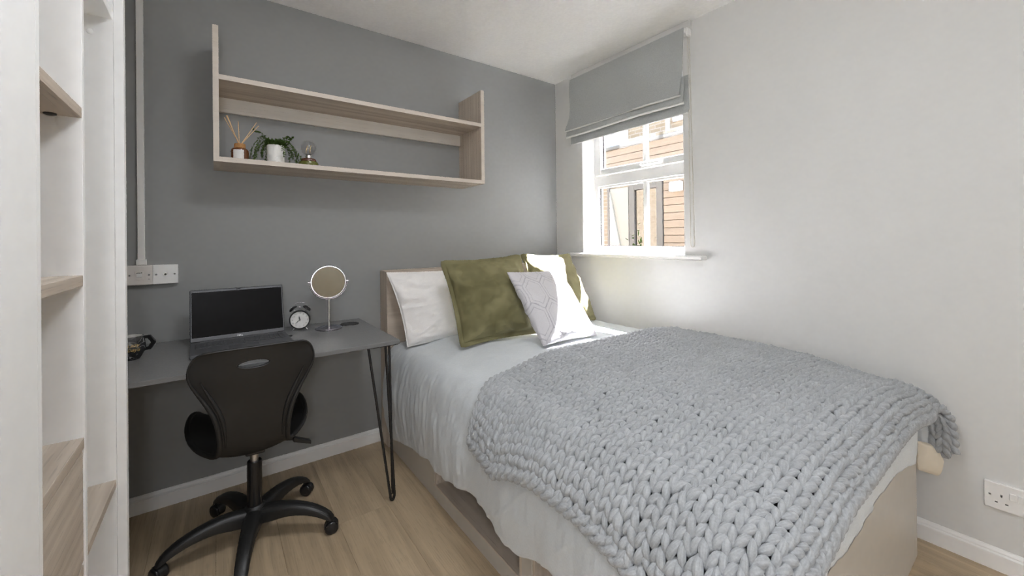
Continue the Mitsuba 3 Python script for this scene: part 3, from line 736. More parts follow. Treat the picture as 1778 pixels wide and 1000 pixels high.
# reed diffuser
rd, dx, dy = 'reed_diffuser', -2.101, -.205
part(rd, 'bottle', lathe([(0, 0), (.029, 0), (.033, .004), (.0335, .040), (.032, .050), (.026, .056), (.0205, .058), (.0205, .050), (0, .050)], 40, (dx, dy, ZS)), 'amber_liquid', smooth=35, label='amber glass bottle')
part(rd, 'collar', lathe([(.0, .0565), (.0212, .0565), (.0218, .060), (.0218, .074), (.0205, .077), (0, .077)], 32, (dx, dy, ZS)), 'cork', smooth=35, label='brown collar')
lab = []
la = np.linspace(-.62, .62, 15) - math.pi / 2 - .22
lv = np.array([[dx + .0341 * math.cos(t), dy + .0341 * math.sin(t), ZS + z] for t in la for z in (.004, .046)])
lf = np.array([[2 * i, 2 * i + 2, 2 * i + 3] for i in range(14)] + [[2 * i, 2 * i + 3, 2 * i + 1] for i in range(14)])
part(rd, 'paper_label', trimesh.Trimesh(lv, lf, process=False), 'paper_white', smooth=True, label='white paper label')
tops = [(-2.157, -.20, 1.722), (-2.150, -.215, 1.728), (-2.146, -.19, 1.735), (-2.106, -.20, 1.712), (-2.036, -.205, 1.718), (-2.028, -.195, 1.706)]
for k, tp in enumerate(tops):
    a = np.array([dx + .004 * (k - 2.5) * -.7, dy + .003 * ((k * 7) % 3 - 1), ZS + .060]); part(rd, 'reed', tube([a, tp], .0017, 7), 'reed', smooth=40)
tag(rd, 'amber bottle reed diffuser with pale reeds at the left end of the lower shelf', 'diffuser')

# potted trailing plant
pp, px_, py_ = 'potted_plant', -1.960, -.190
part(pp, 'pot', lathe([(0, 0), (.033, 0), (.0355, .004), (.0366, .014), (.0356, .017), (.0368, .022), (.0369, .027), (.0358, .030), (.0370, .035), (.0371, .041), (.0360, .044), (.0372, .049), (.0372, .086), (.0365, .089), (.034, .089), (.0335, .075), (0, .075)], 44, (px_, py_, ZS)), 'ceramic_white', smooth=30, label='white ribbed ceramic pot')
r_p = np.random.default_rng(21)
leaves, stems = [], []
def leaf(c, d, up, L, W):
    d = d / np.linalg.norm(d); s = np.cross(d, up); s /= np.linalg.norm(s) + 1e-9; u = np.cross(s, d)
    pts = [c, c + d * L * .35 + s * W * .5 + u * L * .06, c + d * L * .75 + s * W * .38 + u * L * .04, c + d * L, c + d * L * .75 - s * W * .38 + u * L * .04, c + d * L * .35 - s * W * .5 + u * L * .06, c + d * L * .5 - u * L * .05]
    return trimesh.Trimesh(pts, [[0, 1, 6], [1, 2, 6], [2, 3, 6], [3, 4, 6], [4, 5, 6], [5, 0, 6]], process=False)
specs = []
for k in range(15):
    ang_ = r_p.uniform(-.35, math.pi + .35); up_ = r_p.uniform(.012, .032); reach = r_p.uniform(.025, .062); drop = r_p.uniform(.02, .095)
    specs.append((ang_, up_, reach, drop))
specs += [(r_p.uniform(0, 2 * np.pi), r_p.uniform(.010, .026), r_p.uniform(.006, .020), r_p.uniform(-.030, .004)) for _ in range(26)]
specs += [(math.pi, .05, .060, -.075), (.1, .05, .045, -.055), (.6, .05, .052, -.05), (math.pi, .04, .072, .085), (math.pi * .95, .045, .060, .095), (0, .03, .066, .09), (-.4, .03, .062, .09), (-.25, .02, .078, .10), (-1.2, .02, .045, .06), (math.pi + .5, .03, .07, .09)]
for ang_, up_, reach, drop in specs:
    base = np.array([px_, py_, ZS + .085]) + np.array([math.cos(ang_), math.sin(ang_), 0]) * .022
    dirx = np.array([math.cos(ang_), math.sin(ang_) * .8, 0])
    ctrl = [base - [0, 0, .02], base + dirx * reach * .45 + [0, 0, up_], base + dirx * reach + [0, 0, up_ * .5 - drop * .45], base + dirx * (reach * 1.12) + [0, 0, -drop * .88 if drop > 0 else -drop]]
    cur = catmull(ctrl, 26); cur[:, 2] = np.maximum(cur[:, 2], ZS + .004); cur[:, 1] = np.minimum(cur[:, 1], -.03)
    stems.append(tube(cur, .0008, 5))
    for i in range(3, 26):
        for s_ in (-1, 1):
            if r_p.random() < .12: continue
            tdir = cur[min(i + 1, 25)] - cur[i - 1]; tdir /= np.linalg.norm(tdir) + 1e-9
            sd = np.cross(tdir, [0, 0, 1.0]) + r_p.normal(0, .35, 3); sd /= np.linalg.norm(sd) + 1e-9
            leaves.append(leaf(cur[i], sd * s_ + tdir * .5 + [0, 0, .2], np.array([0, 0, 1.0]) + r_p.normal(0, .5, 3), r_p.uniform(.0075, .0125), r_p.uniform(.005, .0075)))
part(pp, 'foliage', cat(*leaves), 'leaf', kind='stuff', label='small trailing green leaves')
part(pp, 'stem', cat(*stems), 'stem', smooth=True, kind='stuff')
tag(pp, 'trailing green plant in a white ribbed pot on the lower wall shelf', 'plant')

# bulb lamp
bl, bx_, by_ = 'bulb_lamp', -1.822, -.205
part(bl, 'base', lathe([(0, 0), (.036, 0), (.041, .003), (.0428, .010), (.0425, .020), (.040, .024), (.034, .0265), (0, .0265)], 44, (bx_, by_, ZS)), 'glass_olive', smooth=35, label='olive green glass base')
part(bl, 'shoulder', lathe([(0, .0262), (.0338, .0262), (.0345, .030), (.033, .036), (.029, .040), (.016, .0415), (0, .0415)], 44, (bx_, by_, ZS)), 'glass_brown', smooth=35, label='brown glass shoulder')
part(bl, 'socket', lathe([(0, .041), (.0135, .041), (.0135, .056), (.012, .058), (0, .058)], 24, (bx_, by_, ZS)), 'steel', smooth=35)
sph = [(.0125, .057), (.014, .062)] + [(.0345 * math.cos(a), .094 + .0345 * math.sin(a)) for a in np.linspace(-1.05, math.pi / 2, 18)]
go = lathe([(max(r, 0), z) for r, z in sph], 40, (bx_, by_, ZS)); gi = lathe([(max(.094 * 0 + r * .962, 0), .094 + (z - .094) * .962) for r, z in sph[1:]], 40, (bx_, by_, ZS))
if go.face_normals[go.faces.shape[0] // 2] @ (go.triangles_center[go.faces.shape[0] // 2] - [bx_, by_, ZS + .094]) < 0: go.invert()
if gi.face_normals[gi.faces.shape[0] // 2] @ (gi.triangles_center[gi.faces.shape[0] // 2] - [bx_, by_, ZS + .094]) > 0: gi.invert()
part(bl, 'bulb', cat(go, gi), 'bulb_glass', smooth=True, label='clear round bulb')
fil = [np.array([bx_ + .011 * math.cos(k * 1.05), by_ + .011 * math.sin(k * 1.05), ZS + (.070 if k % 2 else .108)]) for k in range(13)]
part(bl, 'filament', tube(fil, .0011, 6), 'filament')
part(bl, 'filament_post', lathe([(0, .056), (.004, .056), (.003, .112), (0, .113)], 10, (bx_, by_, ZS)), 'glass_clear', smooth=40)
tag(bl, 'small lamp with clear globe bulb and olive glass base on the lower shelf', 'lamp')

# ------------------------------------------------------------------ trunking and plates on the grey wall
put('cable_trunking__cover', box(-2.465, -2.441, -.015, 0, 1.098, H, .0015), 'plastic_white')
part('cable_trunking', 'end_piece', box(-2.470, -2.436, -.018, 0, 1.076, 1.100, .0015), 'plastic_white')
tag('cable_trunking', 'narrow white cable trunking running up the grey wall to the ceiling', 'trunking')
def plate(k, x0, x1, m, label, kind):
    z0, z1, d = .990, 1.075, .028
    put(k + '__box', box(x0 + .001, x1 - .001, -d + .009, 0, z0 + .001, z1 - .001, .002), m)
    put(k + '__cover', box(x0, x1, -d, -d + .009, z0, z1, .0022), m)
    zc, xc = (z0 + z1) / 2, (x0 + x1) / 2
    for sx in (-.031, .031):
        part(k, 'screw', lathe([(0, .0022), (.0030, .0016), (.0036, 0), (.0036, -.002), (0, -.002)], 14, (xc + sx, -d, zc), (0, -1, 0)), 'frame_grey', smooth=40)
    if kind == 'phone':
        part(k, 'insert', box(xc - .0135, xc + .0135, -d - .0022, -d + .002, zc - .020, zc + .017, .0008), m)
        part(k, 'shutter', box(xc - .0085, xc + .0085, -d - .0030, -d - .002, zc - .006, zc + .008, .0004), 'plastic_white')
        part(k, 'slot', box(xc - .0095, xc + .0095, -d - .0028, -d - .002, zc + .009, zc + .0115), 'ink')
        part(k, 'slot', box(xc - .0085, xc + .0085, -d - .0028, -d - .002, zc - .0085, zc - .0075), 'ink_pale')
        part(k, 'screw', lathe([(0, .001), (.0018, .0006), (.002, -.001), (0, -.001)], 10, (xc + .031, -d, zc - .018), (0, -1, 0)), 'frame_grey', smooth=40)
    else:
        part(k, 'aerial_ring', lathe([(.0045, 0), (.0045, .0035), (.0072, .0035), (.0078, 0), (.0078, -.002)], 24, (xc, -d, zc), (0, -1, 0)), 'steel', smooth=40)
        part(k, 'aerial_core', lathe([(0, .001), (.0045, .001), (.0045, -.002), (0, -.002)], 16, (xc, -d, zc), (0, -1, 0)), 'ink', smooth=40)
    tag(k, label, 'wall socket')
plate('phone_socket', -2.500, -2.4155, 'plastic_cream', 'cream telephone socket plate on the grey wall under the trunking', 'phone')
plate('aerial_socket', -2.4150, -2.329, 'plastic_white', 'white aerial socket plate on the grey wall, right of the cream one', 'aerial')

# double power socket on the right wall
ds = 'power_socket'
dy0, dy1, dz0, dz1 = -2.355, -2.208, .214, .304
put(ds + '__box', box(-.010, 0, dy0 + .001, dy1 - .001, dz0 + .001, dz1 - .001, .001), 'plastic_white')
holes = []
for yc in (-2.2475, -2.3165):
    for (ddy, ddz, wy, wz) in ((0.0, .012, .0045, .0085), (.0115, -.012, .0065, .0042), (-.0115, -.012, .0065, .0042)):
        holes.append((yc + ddy, (dz0 + dz1) / 2 - .008 + ddz, wy, wz))
put(ds + '__cover', box(-.0135, -.009, dy0, dy1, dz0, dz1, .0018), 'plastic_white')
for (a, b, wy, wz) in holes:
    part(ds, 'pin_hole', box(-.0141, -.0130, a - wy / 2, a + wy / 2, b - wz / 2, b + wz / 2), 'ink')
for yc in (-2.2725, -2.2915):
    part(ds, 'rocker_switch', box(-.0185, -.0132, yc - .0075, yc + .0075, .259, .283, .0015), 'plastic_white')
for yc in (-2.222, -2.341):
    part(ds, 'screw', lathe([(0, .0016), (.003, .001), (.0034, -.001), (0, -.001)], 12, (-.0135, yc, .2605), (-1, 0, 0)), 'frame_grey', smooth=40)
tag(ds, 'white double power socket low on the right wall beyond the bed foot', 'power socket')

# ------------------------------------------------------------------ desk
dk = 'desk'
part(dk, 'top', box(-2.895, -1.536, -.640, -.004, .712, .730, .0012), 'desk_grey', label='dark grey desk top')
def hairpin(fx, fy, tops):
    k = part(dk, 'hairpin_leg', cat(*[tube([t_, (np.array([fx, fy, .03]) + (np.array(t_) - [fx, fy, .03]) * .0 + o_)], .0056, 9) for t_, o_ in tops],
        tube([np.array([fx, fy, .0]) + (tops[0][1] + tops[1][1]) * .5 + (tops[1][1] - tops[0][1]) * .5 * math.sin(q_) + np.array([0, 0, .030 - .0235 * math.cos(q_)]) for q_ in np.linspace(-math.pi / 2, math.pi / 2, 11)], .0058, 9)), 'black_metal', smooth=40)
    c = np.mean([t_ for t_, _ in tops], 0)
    put(k + '__plate', box(c[0] - .06, c[0] + .06, c[1] - .05, c[1] + .05, .708, .7125, .001), 'black_metal')
o3 = [np.array([-.010, .0, 0]), np.array([.010, .002, 0]), np.array([.004, .010, 0])]
hairpin(-1.560, -.592, [((-1.652, -.560, .711), o3[0]), ((-1.588, -.603, .711), o3[1]), ((-1.566, -.588, .711), o3[2])])
hairpin(-2.840, -.592, [((-2.748, -.560, .711), o3[1]), ((-2.812, -.603, .711), o3[0]), ((-2.834, -.588, .711), o3[2])])
part(dk, 'grommet', lathe([(0, .004), (.036, .004), (.0445, .003), (.0465, 0), (.0465, -.004), (0, -.004)], 40, (-1.622, -.140, .730)), 'black_plastic', smooth=40, label='round black cable grommet')
part(dk, 'wall_cleat', box(-2.8, -1.6, -.03, -.004, .68, .712, .002), 'black_metal')
tag(dk, 'dark grey desk with black hairpin legs along the grey wall', 'desk')

# laptop
lp = 'laptop'
ang_l = math.radians(2.0)
B = np.array([-2.106, -.212, .0])
def lt(m):
    M = trimesh.transformations.rotation_matrix(ang_l, [0, 0, 1]); m = m.copy(); m.apply_transform(M); m.apply_translation([B[0], B[1], .7304]); return m
LW, LD = .352, .238
part(lp, 'base', lt(box(-LW / 2, LW / 2, -LD, .004, .002, .017, .003)), 'laptop_grey')
part(lp, 'keyboard_tray', lt(box(-LW / 2 + .016, LW / 2 - .016, -.132, -.024, .0165, .0174, .0003)), 'laptop_key')
keys = []
for r_ in range(6):
    y0 = -.028 - r_ * .0175; x = -LW / 2 + .019; k = 0
    rowk = [.0185] * 17 if r_ in (0, 1, 2, 3) else ([.0235] + [.0185] * 15)
    if r_ == 5: rowk = [.0185] * 3 + [.092] + [.0185] * 9
    tot = sum(rowk); sc = (LW - .038) / tot
    for w_ in rowk:
        w2 = w_ * sc; keys.append(lt(box(x + .0010, x + w2 - .0010, y0 - .0155, y0, .017, .0196, .0005))); x += w2
part(lp, 'keyboard', cat(*keys), 'laptop_key', kind='stuff', label='black keys of the laptop')
part(lp, 'touchpad', lt(box(-.052, .052, -.222, -.148, .0165, .0173, .0003)), 'laptop_key')
for sx in (-1, 1):
    part(lp, 'foot', lt(box(sx * .14 - .02, sx * .14 + .02, -.225, -.215, -.0004, .0022, .0003)), 'brown_rubber')
    part(lp, 'foot', lt(box(sx * .14 - .02, sx * .14 + .02, -.02, -.010, -.0004, .0022, .0003)), 'brown_rubber')
# lid leans back from the hinge
lean_l = math.radians(16)
def ld(m):
    m = m.copy(); m.apply_transform(trimesh.transformations.rotation_matrix(-lean_l, [1, 0, 0])); m.apply_translation([0, .004, .016]); return lt(m)
LH = .226
part(lp, 'lid', ld(box(-LW / 2, LW / 2, 0, .007, .002, LH, .003)), 'laptop_grey', label='open lid with grey bezel')
part(lp, 'screen', ld(box(-LW / 2 + .0065, LW / 2 - .0065, -.0006, .001, .020, LH - .012, .0003)), 'laptop_screen', label='dark switched off screen')
part(lp, 'camera', ld(box(-.009, .006, -.0012, .001, LH - .0085, LH - .0035, .0004)), 'ink')
part(lp, 'hinge', ld(box(-LW / 2 + .03, LW / 2 - .03, -.004, .004, -.006, .004, .002)), 'laptop_key')
lg = text('DELL', .0066, .0006, frame((0, 0, 0), (1, 0, 0), (0, 0, 1)), bold=True); lg.apply_translation([0, -.0003, .0105])
part(lp, 'logo', ld(lg), 'silver_print', label='small silver lettering under the screen')
tag(lp, 'open grey laptop with a dark screen standing on the desk', 'laptop')
put('usb_stick__body', box(-1.928, -1.912, -.292, -.284, .7365, .7425, .001), 'ink')
put('usb_stick__plug', box(-1.9305, -1.928, -.291, -.285, .7375, .7415), 'steel')
tag('usb_stick', 'tiny black dongle plugged into the right side of the laptop', 'dongle')

# alarm clock
ck = 'alarm_clock'
cx_, cy_, cz_ = -1.855, -.128, .783
ayaw = math.radians(14)
def kl(m):
    m = m.copy(); m.apply_transform(trimesh.transformations.rotation_matrix(-ayaw, [0, 0, 1])); m.apply_translation([cx_, cy_, cz_]); return m
def dsc(prof, n=40, at=(0, 0, 0), axis=(0, -1, 0)): return lathe(prof, n, at, axis)
part(ck, 'case', kl(dsc([(0, -.024), (.035, -.024), (.043, -.018), (.0465, -.010), (.0470, .016), (.0455, .0205), (.0415, .0205), (.0412, .014), (0, .014)])), 'black_gloss', smooth=40, label='round black case')
part(ck, 'face', kl(dsc([(0, .0152), (.0414, .0152), (.0414, .0140)])), 'paper_white', smooth=40, label='white clock face')
FA = frame((0, -.0155, 0), (1, 0, 0), (0, 0, 1))
def onface(m): return kl(m)
for h_ in range(1, 13):
    a = math.radians(90 - 30 * h_)
    m = text(str(h_), .0068, .0003, FA); m.apply_translation([.0325 * math.cos(a), 0, .0325 * math.sin(a)]); part(ck, 'numeral', kl(m), 'ink')
def hand(deg, L, w):
    a = math.radians(90 - deg); d = np.array([math.cos(a), 0, math.sin(a)]); s = np.array([-d[2], 0, d[0]])
    y = np.array([0, -.0165, 0])
    pts = [y - d * .006 + s * w * .4, y - d * .006 - s * w * .4, y + d * L * .45 - s * w, y + d * L, y + d * L * .45 + s * w]
    v = np.array(pts + [q + [0, .0007, 0] for q in pts]); return hull(v)
part(ck, 'hour_hand', kl(hand(349, .020, .0026)), 'ink'); part(ck, 'minute_hand', kl(hand(226, .030, .0016)), 'ink')
part(ck, 'hub', kl(dsc([(0, .0185), (.0032, .0180), (.0034, .015), (0, .015)], 16)), 'ink', smooth=40)
for s_ in (-1, 1):
    ax_ = np.array([s_ * .62, 0, .78]); c = np.array([s_ * .0295, .002, .0520])
    k = part(ck, 'bell', kl(lathe([(.0195, -.002), (.0205, -.001), (.0190, .005), (.0125, .0095), (0, .0115)], 28, c, ax_)), 'black_gloss', smooth=60, label='black bell')
    put(k + '__underside', kl(lathe([(0, .0), (.0192, -.001)], 28, c, ax_)), 'black_gloss')
    put(k + '__nut', kl(lathe([(0, .0155), (.0030, .0145), (.0033, .010), (0, .010)], 14, c, ax_)), 'chrome', smooth=50)
    put(k + '__post', kl(tube([c - ax_ * .014, c], .002, 8)), 'chrome', smooth=50)
    part(ck, 'leg', kl(tube([(s_ * .022, 0, -.038), (s_ * .033, -.002, -.0512)], [.0032, .0036], 10)), 'chrome', smooth=50)
hp = catmull([(-.0235, .002, .060), (-.0225, .002, .077), (-.014, .002, .0815), (.014, .002, .0815), (.0225, .002, .077), (.0235, .002, .060)], 30)
part(ck, 'carry_handle', kl(tube(hp, .0015, 8)), 'chrome', smooth=50, label='thin chrome handle')
part(ck, 'hammer', kl(cat(tube([(0, .002, .044), (0, .002, .060)], .0013, 8), lathe([(0, -.004), (.0045, -.004), (.0045, .004), (0, .004)], 12, (0, .002, .060), (1, 0, 0)))), 'chrome', smooth=50)
tag(ck, 'round black twin bell alarm clock on the desk, between the laptop and the mirror', 'clock')

# vanity mirror
vm = 'vanity_mirror'
vx, vy = -1.735, -.195
part(vm, 'base', lathe([(0, .0), (.058, 0), (.0625, .003), (.0625, .006), (.058, .0085), (.02, .012), (.008, .014), (0, .014)], 48, (vx, vy, .7302)), 'chrome', smooth=40, label='round chrome foot')
part(vm, 'pole', tube([(vx, vy, .738), (vx, vy, .886)], .0052, 14), 'steel', smooth=50)
vz = .966; vyaw = math.radians(10); vtl = math.radians(-2)
def vml(m):
    m = m.copy(); m.apply_transform(trimesh.transformations.rotation_matrix(vtl, [1, 0, 0])); m.apply_transform(trimesh.transformations.rotation_matrix(-vyaw, [0, 0, 1])); m.apply_translation([vx, vy, vz]); return m
part(vm, 'frame', vml(dsc([(.0745, .0035), (.0765, .0065), (.0805, .0065), (.0825, .003), (.0825, -.003), (.0805, -.0065), (.074, -.0065), (0, -.0065)], 56)), 'chrome', smooth=40, label='thin chrome rim')
part(vm, 'mirror', vml(dsc([(0, .0040), (.0752, .0040), (.0752, .0030)], 56)), 'mirror_glass', smooth=40, label='round mirror glass')
yk = [np.array([.0862 * math.cos(a), .0, .0862 * math.sin(a)]) for a in np.linspace(math.pi, 2 * math.pi, 37)]
yoke = tube(yk, .0030, 9); yoke.apply_transform(trimesh.transformations.rotation_matrix(-vyaw, [0, 0, 1])); yoke.apply_translation([vx, vy, vz])
part(vm, 'yoke', yoke, 'chrome', smooth=50)
for s_ in (-1, 1):
    part(vm, 'pivot', vml(lathe([(0, -.006), (.0052, -.006), (.0052, .006), (0, .006)], 14, (s_ * .0875, 0, 0), (1, 0, 0))), 'chrome', smooth=50)
tag(vm, 'round chrome vanity mirror on a stand at the right end of the desk', 'mirror')

# mug
mg, mx, my, mz = 'mug', -2.456, -.285, .7302
prof = [(.0, 0), (.026, 0), (.030, .003), (.049, .040), (.045, .074), (.0405, .088), (.0375, .088), (.0415, .072), (.0445, .040), (.027, .008), (0, .006)]
body = lathe(prof[:7], 8, (0, 0, 0)); inner = lathe(prof[6:], 8, (0, 0, 0))
rot8 = trimesh.transformations.rotation_matrix(math.radians(22.5 + 8), [0, 0, 1])
for m_ in (body, inner): m_.apply_transform(rot8); m_.apply_translation([mx, my, mz])
part(mg, 'body', body, 'marble_black', label='faceted black marbled body'); part(mg, 'inside', inner, 'ceramic_white', label='white glazed inside')
hx = [(.038, 0, .080), (.056, 0, .082), (.071, 0, .060), (.058, 0, .038), (.044, 0, .036)]
hd = cat(*[hull(np.vstack([box(-.0052, .0052, -.0045, .0045, -.0052, .0052, .0012).vertices + np.array(a), box(-.0052, .0052, -.0045, .0045, -.0052, .0052, .0012).vertices + np.array(b)])) for a, b in zip(hx[:-1], hx[1:])])
hd.apply_transform(trimesh.transformations.rotation_matrix(math.radians(-12), [0, 0, 1])); hd.apply_translation([mx, my, mz])
part(mg, 'handle', hd, 'black_gloss', label='angular black handle')
for k, (s_, zz) in enumerate((('Lazy', .057), ('Days', .041))):
    nd = np.array([math.sin(math.radians(12)), -math.cos(math.radians(12)), 0]); ap = .0462 if k == 0 else .0488
    o_ = np.array([mx, my, mz + zz]) + nd * (ap * .962)
    m = text(s_, .011, .0012, frame(o_ + np.array([math.cos(math.radians(12)), math.sin(math.radians(12)), 0]) * .006, (math.cos(math.radians(12)), math.sin(math.radians(12)), 0), (0, 0, 1)), bold=False, slant=.35)
    part(mg, 'lettering', m, 'gold', label='gold script lettering')
tag(mg, 'faceted black marbled mug with gold script on the desk, by the white unit', 'mug')

# ------------------------------------------------------------------ desk chair
ch = 'desk_chair'
CX, CYc = -2.0743, -.4888
prof_h = np.array([(-.7420, .8120, .118), (-.7418, .8105, .137), (-.741, .806, .151), (-.739, .797, .163), (-.736, .784, .173), (-.732, .765, .181), (-.727, .740, .1855), (-.721, .710, .180), (-.713, .675, .164), (-.705, .640, .145), (-.697, .605, .127), (-.689, .570, .114), (-.680, .530, .106), (-.668, .490, .103),
                   (-.646, .440, .104), (-.610, .398, .118), (-.560, .380, .148), (-.50, .386, .182), (-.42, .402, .200), (-.34, .416, .202), (-.28, .420, .192), (-.245, .410, .174), (-.228, .392, .150)])
NU, NV = 96, 49
cur = catmull(prof_h, NU)
py, pz, w_ = cur[:, 0], cur[:, 1], cur[:, 2]
dl = np.r_[0, np.cumsum(np.hypot(np.diff(py), np.diff(pz)))]; ty, tz = np.gradient(py, dl), np.gradient(pz, dl)
ln = np.hypot(ty, tz); ty, tz = ty / ln, tz / ln
ny_, nz_ = -tz, ty          # towards the sitter / upwards
sidev = np.linspace(-1, 1, NV)
seatk = sstep(.40, .66, np.linspace(0, 1, NU)); 
crown = np.linspace(0, 1, NU)
ex_ = w_[:, None] * sidev[None, :]
curlk = .016 * sstep(.0, .22, np.linspace(0, 1, NU)) * (1 - sstep(.36, .52, np.linspace(0, 1, NU))) + .050 * sstep(.60, .80, np.linspace(0, 1, NU))
curl = curlk[:, None] * np.abs(sidev)[None, :] ** 2.2
topcurve = np.zeros_like(ex_)
def shell_face(off):
    X = CX - .008 + ex_
    Y = py[:, None] + ny_[:, None] * (curl + off)
    Z = pz[:, None] + nz_[:, None] * (curl + off)
    return np.stack([X, Y, Z], -1)
A_, B_ = shell_face(.0035), shell_face(-.0035)
f = gridfaces(NU, NV); o = NU * NV
ring = np.concatenate([np.arange(NV), np.arange(1, NU) * NV + NV - 1, (NU - 1) * NV + np.arange(NV - 2, -1, -1), np.arange(NU - 2, 0, -1) * NV])
rf = []
for a, b in zip(ring, np.roll(ring, -1)): rf += [[a, b, o + b], [a, o + b, o + a]]
shell = trimesh.Trimesh(np.vstack([A_.reshape(-1, 3), B_.reshape(-1, 3)]), np.vstack([f, f[:, ::-1] + o, np.array(rf)[:, ::-1]]), process=False)
shell.fix_normals()
if shell.volume < 0: shell.invert()
# oval hand hole
ell = trimesh.creation.cylinder(1.0, .2, sections=40)
ell.apply_transform(trimesh.transformations.rotation_matrix(math.pi / 2, [1, 0, 0])); ell.apply_scale([.049, 1, .0165]); ell.apply_translation([CX - .013, -.735, .752])
shell = sub(shell, ell)
part(ch, 'shell', shell, 'black_plastic', smooth=40, label='black moulded plastic seat shell with an oval hand hole')
loop_i = np.concatenate([np.stack([np.arange(NU), np.full(NU, NV - 1)], 1)[:: 1], np.stack([np.full(NV, NU - 1), np.arange(NV - 1, -1, -1)], 1), np.stack([np.arange(NU - 1, -1, -1), np.zeros(NU, int)], 1), np.stack([np.zeros(NV, int), np.arange(NV)], 1)])
Cm = shell_face(-.003)
lp_ = Cm[loop_i[:, 0], loop_i[:, 1]]; keep = np.r_[True, np.linalg.norm(np.diff(lp_, axis=0), axis=1) > 1e-5]; lp_ = lp_[keep]
for _ in range(3): lp_ = .25 * np.roll(lp_, 1, 0) + .5 * lp_ + .25 * np.roll(lp_, -1, 0)
part(ch, 'rim', tube(lp_, .0038 + .0052 * sstep(.76, .56, lp_[:, 2]), 9, closed=True), 'black_plastic', smooth=True)
hl = np.array([[CX - .013 + .049 * math.cos(a), 0, .752 + .0165 * math.sin(a)] for a in np.linspace(0, 2 * np.pi, 48, endpoint=False)])
hl[:, 1] = np.interp(hl[:, 2], pz[:40][::-1], py[:40][::-1]) + .001
part(ch, 'handle_rim', tube(hl, .0045, 8, closed=True), 'black_plastic', smooth=True, label='raised rim of the hand hole')
# stiffening ribs down the back
for s_ in (-1, 1):
    i_ = np.arange(30, 60); fr = .84 * s_
    X = CX - .008 + w_[i_] * fr; off = curlk[i_] * abs(fr) ** 2.2 - .005
    part(ch, 'rib', tube(np.stack([X, py[i_] + ny_[i_] * off, pz[i_] + nz_[i_] * off], -1), .006 * np.sin(np.linspace(.15, math.pi - .15, len(i_))) + .001, 8), 'black_plastic', smooth=True)
part(ch, 'seat_plate', box(CX - .032, CX + .032, CYc - .06, CYc + .06, .356, .377, .004), 'black_metal')
k = part(ch, 'lever', cat(tube([(CX + .02, CYc + .02, .362), (CX + .10, CYc + .03, .350), (CX + .155, CYc + .035, .334)], .005, 9)), 'black_metal', smooth=40)
put(k + '__grip', hull(np.vstack([box(CX + .140, CX + .146, CYc + .022, CYc + .046, .328, .346, .002).vertices, box(CX + .204, CX + .209, CYc + .026, CYc + .052, .300, .314, .003).vertices])), 'black_plastic')
part(ch, 'gas_column', lathe([(0, .10), (.0255, .10), (.0255, .307), (.0235, .311), (.016, .311), (0, .311)], 28, (CX, CYc, 0)), 'black_gloss', smooth=40)
part(ch, 'piston', lathe([(0, .30), (.0145, .30), (.0145, .348), (.0165, .349), (.0165, .36), (0, .36)], 24, (CX, CYc, 0)), 'steel', smooth=40, label='bare steel piston')
part(ch, 'hub', lathe([(0, .070), (.040, .070), (.044, .080), (.042, .118), (.034, .134), (.0275, .140), (.026, .140), (0, .136)], 32, (CX, CYc, 0)), 'black_plastic', smooth=40)
